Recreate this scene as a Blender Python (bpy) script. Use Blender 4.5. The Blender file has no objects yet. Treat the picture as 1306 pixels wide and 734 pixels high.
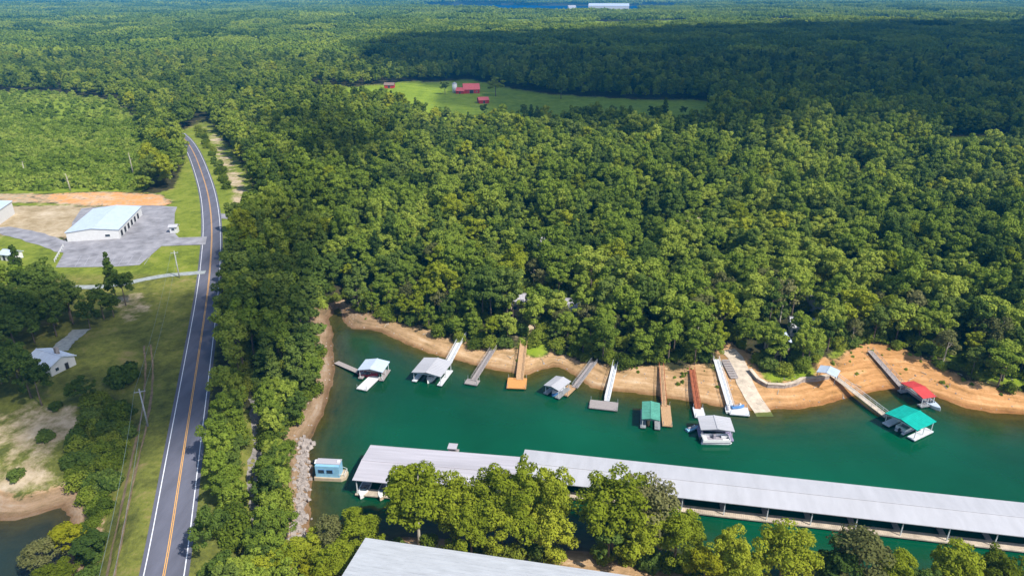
import bpy, math, random
import numpy as np
from mathutils import Vector, Matrix

rnd = random.Random(11)
nr = np.random.RandomState(5)
R = math.radians
C = bpy.context.scene.collection

# ------------------------------------------------------------------ camera geometry
H = 90.0; PITCH = R(23.4); FPX = 882.0; CX = 653.0; CY = 367.0
SP, CP = math.sin(PITCH), math.cos(PITCH)

def gp(px, py, z=0.0):
    u = (px-CX)/FPX; v = (py-CY)/FPX
    t = (H-z)/(SP+v*CP)
    return (u*t, t*(CP-v*SP))

def proj(x, y, z):
    d = y*CP+(H-z)*SP
    return CX+FPX*x/d, CY+FPX*((H-z)*CP-y*SP)/d

# ------------------------------------------------------------------ plan-view helpers
def sd_poly(x, y, poly):
    """signed distance, negative inside"""
    P = np.asarray(poly, float); n = len(P)
    best = np.full(x.shape, 1e18); ins = np.zeros(x.shape, bool)
    for i in range(n):
        ax, ay = P[i]; bx, by = P[(i+1) % n]
        ex, ey = bx-ax, by-ay; L2 = ex*ex+ey*ey+1e-9
        t = np.clip(((x-ax)*ex+(y-ay)*ey)/L2, 0, 1)
        best = np.minimum(best, (x-ax-t*ex)**2+(y-ay-t*ey)**2)
        c = ((ay > y) != (by > y)) & (x < (bx-ax)*(y-ay)/((by-ay) if by != ay else 1e-9)+ax)
        ins ^= c
    d = np.sqrt(best)
    return np.where(ins, -d, d)

def in_poly(x, y, poly):
    P = np.asarray(poly, float); n = len(P); ins = np.zeros(x.shape, bool)
    for i in range(n):
        ax, ay = P[i]; bx, by = P[(i+1) % n]
        c = ((ay > y) != (by > y)) & (x < (bx-ax)*(y-ay)/((by-ay) if by != ay else 1e-9)+ax)
        ins ^= c
    return ins

def dist_line(x, y, pts):
    best = np.full(x.shape, 1e18)
    for (ax, ay), (bx, by) in zip(pts[:-1], pts[1:]):
        ex, ey = bx-ax, by-ay; L2 = ex*ex+ey*ey+1e-9
        t = np.clip(((x-ax)*ex+(y-ay)*ey)/L2, 0, 1)
        best = np.minimum(best, (x-ax-t*ex)**2+(y-ay-t*ey)**2)
    return np.sqrt(best)

def sm(x, a, b):
    t = np.clip((x-a)/(b-a), 0, 1); return t*t*(3-2*t)

_w = [(nr.uniform(-1, 1), nr.uniform(-1, 1), nr.uniform(0, 6.28)) for _ in range(24)]
def wob(x, y, s):
    o = 0*x
    for k, (a, b, p) in enumerate(_w):
        f = (1+0.35*k)/s
        o = o+np.sin((a*x+b*y)*f+p)/(1+0.35*k)
    return o*0.28

def smooth_line(pts, it=2):
    for _ in range(it):
        q = [pts[0]]
        for a, b in zip(pts[:-1], pts[1:]):
            q.append((a[0]*.75+b[0]*.25, a[1]*.75+b[1]*.25)); q.append((a[0]*.25+b[0]*.75, a[1]*.25+b[1]*.75))
        q.append(pts[-1]); pts = q
    return pts

# ------------------------------------------------------------------ layout
COVE = [gp(*p) for p in [(386,740),(388,690),(391,640),(396,600),(393,566),(402,545),(415,515),(424,490),(428,462),(423,430),(419,408),(425,394),(433,391),(437,400),
  (436,407),(451,418),(486,422),(509,435),(547,451),(591,460),(643,473),(672,480),(690,474),(709,467),(724,473),(738,481),(756,492),(785,497),(816,502),(868,510),(920,516),
  (960,522),(1014,520),(1045,515),(1074,509),(1102,501),(1134,495),(1160,497),(1192,505),(1232,520),(1273,527),(1306,529),(1380,540),(1500,556),(1800,600),
  (2300,760),(2300,960),(1700,860),(1400,790),(1100,776),(960,768),(915,740),(880,722),(820,714),(740,704),(640,696),(570,690),(520,682),(480,690),(430,700),(400,760)]]
POND = [gp(*p) for p in [(-260,640),(-60,652),(0,661),(30,660),(60,650),(82,643),(92,660),(86,700),(78,760),(60,860),(-300,900)]]
ROADZ = 5.0
ROAD_PX = [(160,960),(191,810),(210,734),(233,583),(246,500),(257,428),(264,380),(268,343),(270.5,300),(269,270),(265,245),(258,222),(249,198),(240,182),(231,173),(224,167)]
ROAD = smooth_line([gp(a, b, ROADZ) for a, b in ROAD_PX], 2)
FARLAKE_PX = [(480,9),(520,13),(600,19),(640,24),(740,22),(815,20),(850,14),(920,10),(900,7),(760,8),(600,6)]
FARLAKE = [gp(a, b, 3) for a, b in FARLAKE_PX]

def height(x, y):
    x = np.asarray(x, float); y = np.asarray(y, float)
    d = np.minimum(sd_poly(x, y, COVE), sd_poly(x, y, POND))
    d = d+wob(x, y, 5.0)*0.9+wob(x, y, 1.7)*0.35
    land = np.where(d < 14, 0.22*d, 3.08+1.92*sm(d, 14, 42))
    h = np.where(d > 0, land, np.maximum(0.11*d, -6.0))
    up = sm(d, 15, 90)
    h = h+up*sm(x, -75, 10)*(8*np.exp(-((x-170)/190)**2-((y-410)/95)**2)+5*np.exp(-((x-30)/120)**2-((y-300)/70)**2))
    h = h+up*wob(x, y, 38)*1.3*np.maximum(sm(y, 330, 450), sm(x, 0, 60))
    h = h+sm(y, 700, 1200)*(wob(x, y, 260)*7+7)
    h = np.where(in_poly(x, y, FARLAKE), -2.0, h)
    rd = dist_line(x, y, ROAD)
    h = np.where(y < 900, h*sm(rd, 6, 13)+(ROADZ-0.05)*(1-sm(rd, 6, 13)), h)
    return h

def hz(x, y):
    return float(height(np.array([x]), np.array([y]))[0])

def hit(px, py):
    z = 3.0
    for _ in range(14):
        x, y = gp(px, py, z); z = 0.5*z+0.5*max(hz(x, y), 0)
    return x, y, z

# ------------------------------------------------------------------ materials
def mat(name, col, rough=0.7, var=0.12, scale=3.0, bump=0.0, metal=0.0, streak=None, spec=0.3, coord='Object'):
    m = bpy.data.materials.new(name); m.use_nodes = True
    nt = m.node_tree; N = nt.nodes; L = nt.links
    b = N['Principled BSDF']
    b.inputs['Roughness'].default_value = rough; b.inputs['Metallic'].default_value = metal
    b.inputs['Specular IOR Level'].default_value = spec
    tc = N.new('ShaderNodeTexCoord'); mp = N.new('ShaderNodeMapping')
    L.new(tc.outputs[coord], mp.inputs[0])
    if streak: mp.inputs['Scale'].default_value = streak
    n = N.new('ShaderNodeTexNoise'); n.inputs['Scale'].default_value = scale; n.inputs['Detail'].default_value = 6
    n.inputs['Roughness'].default_value = 0.65
    L.new(mp.outputs[0], n.inputs['Vector'])
    cr = N.new('ShaderNodeValToRGB')
    cr.color_ramp.elements[0].position = 0.3; cr.color_ramp.elements[1].position = 0.72
    cr.color_ramp.elements[0].color = tuple(c*(1-var*1.6) for c in col)+(1,)
    cr.color_ramp.elements[1].color = tuple(min(1, c*(1+var)) for c in col)+(1,)
    L.new(n.outputs['Fac'], cr.inputs[0]); L.new(cr.outputs[0], b.inputs['Base Color'])
    if bump:
        bp = N.new('ShaderNodeBump'); bp.inputs['Strength'].default_value = bump; bp.inputs['Distance'].default_value = 0.1
        L.new(n.outputs['Fac'], bp.inputs['Height']); L.new(bp.outputs[0], b.inputs['Normal'])
    return m

M = {}
M['asphalt'] = mat('asphalt_dark', (0.125, 0.128, 0.165), 0.9, 0.16, 0.35, streak=(1, .25, 1))
M['asphalt_old'] = mat('asphalt_worn', (0.29, 0.285, 0.31), 0.9, 0.28, 0.22)
M['white_line'] = mat('line_white', (0.78, 0.80, 0.84), 0.7, 0.12, 1.5)
M['yellow_line'] = mat('line_yellow', (0.80, 0.42, 0.10), 0.7, 0.12, 1.5)
M['faint_line'] = mat('line_faint', (0.36, 0.36, 0.40), 0.8, 0.2, 1.0)
M['concrete'] = mat('pale_concrete', (0.56, 0.47, 0.37), 0.85, 0.22, 0.6, bump=.2)
M['gravel'] = mat('gravel_grey', (0.26, 0.24, 0.22), 0.95, 0.35, 1.2, bump=.5)
M['drive'] = mat('driveway_grey', (0.33, 0.36, 0.36), 0.9, 0.2, 0.8)
M['dirt'] = mat('rut_dirt', (0.24, 0.17, 0.10), 0.95, 0.3, 0.8)
M['roof_white'] = mat('roof_white_metal', (0.455, 0.455, 0.485), 0.5, 0.07, 0.8, streak=(.6, .12, 1), bump=.05)
M['roof_bright'] = mat('roof_blue_white_metal', (0.68, 0.76, 0.88), 0.45, 0.05, 1.0)
M['roof_grey'] = mat('roof_weathered_metal', (0.46, 0.44, 0.48), 0.6, 0.15, 0.35, streak=(.12, 2.2, 1))
M['roof_blue'] = mat('roof_bluish_metal', (0.50, 0.58, 0.70), 0.4, 0.08, 0.5)
M['roof_front'] = mat('roof_pale_shingle', (0.44, 0.46, 0.49), 0.65, 0.10, 1.2, streak=(.25, 1.2, 1))
M['roof_teal'] = mat('roof_teal_metal', (0.008, 0.42, 0.34), 0.45, 0.14, 0.9)
M['roof_green'] = mat('roof_faded_green_metal', (0.10, 0.33, 0.25), 0.5, 0.16, 0.9)
M['roof_red'] = mat('canopy_red', (0.62, 0.07, 0.07), 0.65, 0.12, 1.0)
M['barn_red'] = mat('barn_red_paint', (0.42, 0.03, 0.03), 0.7, 0.12, 1.0)
M['barn_roof'] = mat('barn_roof_red', (0.75, 0.16, 0.16), 0.5, 0.1, 1.0)
M['wall_white'] = mat('wall_white_paint', (0.66, 0.66, 0.66), 0.6, 0.05, 1.0)
M['wall_blue'] = mat('wall_light_blue', (0.16, 0.48, 0.74), 0.5, 0.08, 1.0)
M['tan'] = mat('tan_siding', (0.50, 0.40, 0.28), 0.75, 0.12, 1.0)
M['brown_roof'] = mat('brown_shingle', (0.22, 0.16, 0.13), 0.85, 0.2, 2.0)
M['wood_grey'] = mat('weathered_wood', (0.36, 0.32, 0.31), 0.8, 0.25, 2.0, streak=(1, 4, 1))
M['wood_tan'] = mat('tan_wood', (0.52, 0.33, 0.18), 0.75, 0.22, 2.0, streak=(1, 4, 1))
M['wood_orange'] = mat('orange_wood', (0.68, 0.32, 0.10), 0.7, 0.18, 2.0, streak=(1, 4, 1))
M['rust'] = mat('rusty_steel', (0.36, 0.11, 0.05), 0.8, 0.3, 2.0)
M['alu'] = mat('pale_aluminium', (0.66, 0.68, 0.70), 0.45, 0.08, 2.0)
M['steel'] = mat('galvanised_steel', (0.38, 0.40, 0.42), 0.45, 0.15, 2.0, metal=.3)
M['float'] = mat('black_float', (0.03, 0.03, 0.035), 0.6, 0.1, 2.0)
M['boat_white'] = mat('gelcoat_white', (0.80, 0.80, 0.80), 0.25, 0.04, 1.0, spec=.5)
M['boat_red'] = mat('gelcoat_red', (0.38, 0.04, 0.06), 0.25, 0.08, 1.0, spec=.5)
M['boat_blue'] = mat('gelcoat_blue', (0.08, 0.22, 0.48), 0.3, 0.08, 1.0, spec=.5)
M['pale_blue'] = mat('pale_blue_paint', (0.24, 0.48, 0.66), 0.5, 0.08, 1.0)
M['vinyl'] = mat('grey_vinyl', (0.34, 0.32, 0.36), 0.6, 0.1, 1.0)
M['purple'] = mat('mauve_canvas', (0.30, 0.26, 0.40), 0.7, 0.12, 1.0)
M['motor'] = mat('black_motor', (0.02, 0.02, 0.022), 0.4, 0.1, 1.0)
M['glass'] = mat('dark_glass', (0.03, 0.05, 0.07), 0.12, 0.1, 1.0, spec=.6)
M['bark'] = mat('bark_brown', (0.16, 0.125, 0.095), 0.9, 0.3, 2.5, streak=(2, 2, .4), bump=.4)
M['bark_pale'] = mat('bark_pale', (0.46, 0.42, 0.34), 0.9, 0.25, 2.5, streak=(2, 2, .4), bump=.3)
M['pole_wood'] = mat('pole_wood', (0.42, 0.42, 0.44), 0.85, 0.2, 2.0)
M['cable'] = mat('cable_grey', (0.20, 0.26, 0.28), 0.5, 0.05, 1.0)
M['stone'] = mat('pale_stone', (0.37, 0.32, 0.29), 0.9, 0.3, 1.1, bump=.6)
M['dark'] = mat('dark_opening', (0.03, 0.03, 0.035), 0.8, 0.1, 1.0)

def leaf_mat(name, c1, c2, c3, transl=0.38, contrast=1.0):
    m = bpy.data.materials.new(name); m.use_nodes = True
    nt = m.node_tree; N = nt.nodes; L = nt.links; N.clear()
    out = N.new('ShaderNodeOutputMaterial')
    oi = N.new('ShaderNodeObjectInfo'); tc = N.new('ShaderNodeTexCoord')
    n = N.new('ShaderNodeTexNoise'); n.inputs['Scale'].default_value = 0.42; n.inputs['Detail'].default_value = 5
    n.inputs['Roughness'].default_value = 0.75
    L.new(tc.outputs['Object'], n.inputs['Vector'])
    ad = N.new('ShaderNodeMath'); ad.operation = 'MULTIPLY_ADD'; ad.inputs[1].default_value = 0.9; 
    L.new(n.outputs['Fac'], ad.inputs[0])
    sub = N.new('ShaderNodeMath'); sub.operation = 'MULTIPLY_ADD'; sub.inputs[1].default_value = 0.5*contrast; sub.inputs[2].default_value = -0.20*contrast
    L.new(oi.outputs['Random'], sub.inputs[0])
    big = N.new('ShaderNodeTexNoise'); big.inputs['Scale'].default_value = .016; big.inputs['Detail'].default_value = 3; L.new(oi.outputs['Location'], big.inputs['Vector'])
    bm = N.new('ShaderNodeMath'); bm.operation = 'MULTIPLY_ADD'; bm.inputs[1].default_value = 1.5; bm.inputs[2].default_value = -.70; L.new(big.outputs['Fac'], bm.inputs[0])
    sm2 = N.new('ShaderNodeMath'); sm2.operation = 'ADD'; L.new(sub.outputs[0], sm2.inputs[0]); L.new(bm.outputs[0], sm2.inputs[1])
    L.new(sm2.outputs[0], ad.inputs[2])
    cr = N.new('ShaderNodeValToRGB'); e = cr.color_ramp.elements
    e[0].position = 0.12; e[0].color = (*c1, 1); e[1].position = 0.88; e[1].color = (*c3, 1)
    k = e.new(0.5); k.color = (*c2, 1)
    L.new(ad.outputs[0], cr.inputs[0])
    d = N.new('ShaderNodeBsdfDiffuse'); t = N.new('ShaderNodeBsdfTranslucent'); mx = N.new('ShaderNodeMixShader')
    mx.inputs[0].default_value = transl
    L.new(cr.outputs[0], d.inputs[0]); L.new(cr.outputs[0], t.inputs[0])
    L.new(d.outputs[0], mx.inputs[1]); L.new(t.outputs[0], mx.inputs[2]); L.new(mx.outputs[0], out.inputs[0])
    return m

M['leaf'] = leaf_mat('leaf_woods', (0.120, 0.178, 0.026), (0.220, 0.300, 0.038), (0.36, 0.42, 0.066))
M['leaf_dark'] = leaf_mat('leaf_dark', (0.055, 0.095, 0.020), (0.115, 0.175, 0.032), (0.19, 0.25, 0.052))
M['leaf_bright'] = leaf_mat('leaf_bright_green', (0.115, 0.150, 0.014), (0.235, 0.285, 0.022), (0.39, 0.42, 0.040))  # brighter yellow-green foliage tone
M['leaf_yellow'] = leaf_mat('leaf_yellow', (0.16, 0.17, 0.01), (0.27, 0.28, 0.015), (0.40, 0.36, 0.03))
M['leaf_olive'] = leaf_mat('leaf_olive', (0.09, 0.10, 0.035), (0.17, 0.18, 0.06), (0.26, 0.245, 0.10))
M['leaf_scrub'] = leaf_mat('leaf_scrub', (0.11, 0.17, 0.018), (0.22, 0.31, 0.038), (0.36, 0.43, 0.08))
M['leaf_bush'] = leaf_mat('leaf_bush', (0.075, 0.115, 0.016), (0.165, 0.225, 0.026), (0.29, 0.33, 0.045))
M['leaf_far'] = leaf_mat('leaf_far', (0.105, 0.165, 0.024), (0.205, 0.29, 0.036), (0.34, 0.41, 0.050))

# ------------------------------------------------------------------ mesh builder
class MB:
    def __init__(s): s.v = []; s.f = []
    def add(s, vs, fs):
        o = len(s.v); s.v += [tuple(p) for p in vs]; s.f += [tuple(i+o for i in f) for f in fs]
    def box(s, cx, cy, cz, sx, sy, sz, rz=0.0):
        c, n = math.cos(rz), math.sin(rz); vs = []
        for k in (-.5, .5):
            for a, b in ((-.5, -.5), (.5, -.5), (.5, .5), (-.5, .5)):
                x, y = a*sx, b*sy; vs.append((cx+x*c-y*n, cy+x*n+y*c, cz+k*sz))
        s.add(vs, [(3,2,1,0),(4,5,6,7),(0,1,5,4),(1,2,6,5),(2,3,7,6),(3,0,4,7)])
    def beam(s, p, q, w, h):
        p = Vector(p); q = Vector(q); d = (q-p).normalized()
        up = Vector((0, 0, 1)) if abs(d.z) < .98 else Vector((1, 0, 0))
        r = d.cross(up).normalized(); u = r.cross(d); vs = []
        for e in (p, q):
            for a, b in ((-1, -1), (1, -1), (1, 1), (-1, 1)): vs.append(e+r*a*w/2+u*b*h/2)
        s.add(vs, [(3,2,1,0),(4,5,6,7),(0,1,5,4),(1,2,6,5),(2,3,7,6),(3,0,4,7)])
    def tube(s, pts, rads, n=8):
        pts = [Vector(p) for p in pts]; vs = []; fs = []
        for i, p in enumerate(pts):
            d = (pts[min(i+1, len(pts)-1)]-pts[max(i-1, 0)]).normalized()
            a = d.orthogonal().normalized(); 
            ref = Vector((1, 0, 0)) if abs(d.x) < .9 else Vector((0, 1, 0))
            a = (ref-d*ref.dot(d)).normalized(); b = d.cross(a)
            r = rads[i] if isinstance(rads, (list, tuple)) else rads
            for k in range(n):
                t = 2*math.pi*k/n; vs.append(p+(a*math.cos(t)+b*math.sin(t))*r)
        for i in range(len(pts)-1):
            for k in range(n):
                k2 = (k+1) % n; fs.append((i*n+k, i*n+k2, (i+1)*n+k2, (i+1)*n+k))
        fs.append(tuple(range(n-1, -1, -1))); fs.append(tuple((len(pts)-1)*n+k for k in range(n)))
        s.add(vs, fs)
    def prism(s, poly, z0, z1):
        n = len(poly)
        s.add([(x, y, z0) for x, y in poly]+[(x, y, z1) for x, y in poly],
              [tuple(range(n-1, -1, -1)), tuple(range(n, 2*n))]+[(i, (i+1) % n, n+(i+1) % n, n+i) for i in range(n)])
    def build(s, name, m, parent=None, smooth=False):
        me = bpy.data.meshes.new(name); me.from_pydata(s.v, [], s.f); me.update()
        if m is not None: me.materials.append(m)
        if smooth: me.polygons.foreach_set('use_smooth', [True]*len(me.polygons))
        o = bpy.data.objects.new(name, me); C.objects.link(o)
        if parent is not None: o.parent = parent
        return o

def tag(o, label=None, cat=None, group=None, kind=None):
    if label: o['label'] = label
    if cat: o['category'] = cat
    if group: o['group'] = group
    if kind: o['kind'] = kind
    return o

def thing(name, label, cat, loc, rz=0.0, group=None):
    o = bpy.data.objects.new(name, None); C.objects.link(o)
    o.location = loc; o.rotation_euler = (0, 0, rz); o.empty_display_size = 0.5
    return tag(o, label, cat, group)

def loc2(root_loc, rz, p):
    """world point -> local frame"""
    x, y = p[0]-root_loc[0], p[1]-root_loc[1]; c, s = math.cos(-rz), math.sin(-rz)
    return (x*c-y*s, x*s+y*c, p[2]-root_loc[2])

def fit(quad, z):
    """rectangle through four picture points on the plane z: centre, angle of first side, its length, the other"""
    w = [np.array(gp(a, b, z)) for a, b in quad]
    c = sum(w)/4; u = (w[1]-w[0])+(w[2]-w[3]); v = (w[2]-w[1])+(w[3]-w[0])
    L = np.linalg.norm(u)/2; W = np.linalg.norm(v)/2
    # angle: average of u and v turned back by 90 degrees
    au = math.atan2(u[1], u[0]); av = math.atan2(v[1], v[0])
    s = 1 if (u[0]*v[1]-u[1]*v[0]) > 0 else -1
    av -= s*math.pi/2
    dv = (av-au+math.pi) % (2*math.pi)-math.pi
    wt = W/(L+W)
    return c[0], c[1], au+dv*wt, L, W

# ------------------------------------------------------------------ terrain
def axis(lo, hi, step, ext_lo, ext_hi, g):
    a = list(np.arange(lo, hi, step)); s = step; x = a[0]; left = []
    while x > ext_lo: s *= g; x -= s; left.append(x)
    s = step; x = a[-1]; right = []
    while x < ext_hi: s *= g; x += s; right.append(x)
    return np.array(left[::-1]+a+right)

xs = axis(-170, 200, 1.6, -9000, 9000, 1.06)
ys = axis(45, 330, 1.6, -60, 15000, 1.03)
X, Y = np.meshgrid(xs, ys)
Z = height(X, Y)
nx, ny = len(xs), len(ys)

def grid_mesh(name, X, Y, Z, m):
    ny, nx = X.shape
    me = bpy.data.meshes.new(name)
    co = np.stack([X, Y, Z], -1).reshape(-1, 3).astype(np.float32)
    i = np.arange((ny-1)*(nx-1)); r, c = i//(nx-1), i % (nx-1); a = r*nx+c
    f = np.stack([a, a+1, a+nx+1, a+nx], -1).astype(np.int32)
    me.vertices.add(len(co)); me.vertices.foreach_set('co', co.ravel())
    me.loops.add(f.size); me.loops.foreach_set('vertex_index', f.ravel())
    me.polygons.add(len(f)); me.polygons.foreach_set('loop_start', np.arange(0, f.size, 4)); me.polygons.foreach_set('loop_total', np.full(len(f), 4))
    me.polygons.foreach_set('use_smooth', np.ones(len(f), bool))
    me.update(calc_edges=True); me.materials.append(m)
    o = bpy.data.objects.new(name, me); C.objects.link(o)
    return o

# picture-drawn outlines of the ground cover (bases of things on the ground)
CLEAR = [(-400,245),(0,244),(60,243),(130,243),(200,246),(222,240),(230,215),(236,195),(232,180),(226,170),(236,165),(262,150),(276,165),(306,205),(334,262),(332,290),(296,298),(284,340),(279,420),(273,480),(260,530),(253,600),(239,690),(228,780),(216,960),(-700,960),(-700,245)]
FIELD = [(392,106),(450,111),(520,104),(560,104),(600,101),(650,112),(700,120),(800,126),(905,128),(905,166),(800,165),(700,168),(600,168),(550,170),(528,152),(505,138),(440,130),(396,121)]
FIELD3 = [(420,21),(600,23),(760,27),(1000,24),(1200,27),(1400,29),(1400,35),(1000,31),(760,39),(600,35),(430,31)]
FIELD2 = [(1180,176),(1290,172),(1290,198),(1210,206)]
SCRUB = [(-500,118),(-100,116),(60,118),(150,128),(180,158),(192,200),(186,243),(-500,250)]
NORTHLINE = [(405,394),(432,388),(450,396),(490,408),(530,420),(560,430),(600,442),(640,444),(660,440),(700,444),(740,464),(800,470),(860,472),(905,466),(922,440),(948,448),(965,470),(1010,478),(1046,462),(1075,446),(1100,440),(1130,438),(1170,456),(1210,476),(1250,494),(1306,504),(1420,524),(1900,590)]
WOODS_L = [(-400,372),(20,380),(80,380),(112,400),(112,425),(60,436),(40,452),(34,470),(40,492),(66,500),(56,520),(0,528),(-400,560)]
BANK_L = [(-400,540),(0,522),(56,508),(92,512),(110,540),(96,580),(60,585),(95,610),(92,660),(-400,660)]
THICKET = [(112,512),(150,512),(166,525),(164,560),(148,620),(130,680),(116,740),(104,900),(70,900),(88,720),(98,650),(92,610),(70,590),(104,560),(112,520)]
YARD = [(-600,246),(60,247),(130,244),(205,248),(222,259),(200,265),(120,263),(60,258),(-600,262)]
PALEYARD = [(-600,262),(60,262),(118,264),(112,285),(96,308),(60,300),(20,300),(-600,318)]
SWATH = [(258,150),(270,158),(292,190),(312,230),(320,264),(300,270),(292,236),(276,200),(262,172),(252,158)]
WORN = [(140,380),(175,368),(196,374),(190,400),(170,412),(148,410)]
KNOLL = [(1060,465),(1085,445),(1102,432),(1130,418),(1170,436),(1215,462),(1250,484),(1290,492),(1306,496),(1420,516),(1420,500),(1290,470),(1200,430),(1130,400),(1060,430)]
GREENS = [[(660,425),(690,422),(705,438),(690,446),(665,440)], [(1010,462),(1046,470),(1040,484),(985,488),(962,476)], [(905,462),(918,460),(920,474),(900,474)], [(655,440),(700,440),(700,455),(670,455)]]
GAPS = [[(640,372),(690,372),(700,400),(690,436),(650,436),(636,405)], [(1028,380),(1070,378),(1080,408),(1040,415)], [(858,272),(900,270),(905,308),(868,312)], [(650,300),(700,290),(716,330),(690,356),(650,345)], [(690,392),(735,396),(735,418),(700,420)], [(1005,408),(1035,410),(1035,440),(1008,440)]]

def blur(a, it=2):
    for _ in range(it):
        p = np.pad(a, 1, mode='edge'); a = (p[:-2, 1:-1]+p[2:, 1:-1]+p[1:-1, :-2]+p[1:-1, 2:]+p[1:-1, 1:-1]*2)/6
    return a
PX, PY = proj(X, Y, Z)
front = Y > 40
DW = np.minimum(sd_poly(X, Y, COVE), sd_poly(X, Y, POND))
def pin(poly): return in_poly(PX, PY, poly) & front
nline_y = np.interp(PX, [p[0] for p in NORTHLINE], [p[1] for p in NORTHLINE])
clay = np.zeros(X.shape); grass = np.zeros(X.shape); pale = np.zeros(X.shape); orange = np.zeros(X.shape)
north = front & (PX > 400) & (PY > nline_y-3) & (PY < 560) & (DW < 60)
clay[north] = 1; clay[DW < 0.3] = 1
clay[(DW < 6) & front & (PX > 340) & (PX < 440)] = 1
clay[(DW < 5) & (PX < 400)] = 1
nearbank = front & (PX > 395) & (PY > 600) & (DW < 16); clay[nearbank] = 1
LOWG = [(262,520),(400,520),(392,760),(235,780)]
g = pin(LOWG) & (DW > 5) | pin(CLEAR) | pin(FIELD3) | pin(FIELD) | pin(FIELD2) | pin(SCRUB) | pin(KNOLL)
for q in GREENS: g |= pin(q)
grass[g & (DW > 3)] = 1; clay[pin(KNOLL) & (DW > 4)] = 0
for q in GREENS: clay[pin(q)] = 0
for q in (PALEYARD,): pale[pin(q) & (DW > 4)] = 1
pale[pin(BANK_L) & (DW > 3)] = .52; pale[pin(WORN)] = .5; 
for q in GAPS: pale[pin(q)] = 0.55
pale[pin(SWATH)] = 0.56
lush_lit = np.zeros(X.shape); lush_lit[pin(FIELD) | pin(FIELD2) | pin(FIELD3) | pin(KNOLL)] = 1; lush_lit[pin(CLEAR) & (PY < 350)] = .45; lush_lit[pin(SCRUB)] = .8  # greener fields, with the brightness of sunlit grass put into the colour
for q in GREENS: lush_lit[pin(q)] = 1
orange[pin(YARD)] = np.where(PX > 60, .62, .35)[pin(YARD)]; pale[pin(YARD)] = .8
grass[(pale > .9) | (orange > 0)] = 0
clay, grass, pale, orange = blur(clay, 1), blur(grass), blur(pale, 3), blur(orange, 3)
lush_lit = blur(lush_lit)

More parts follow.
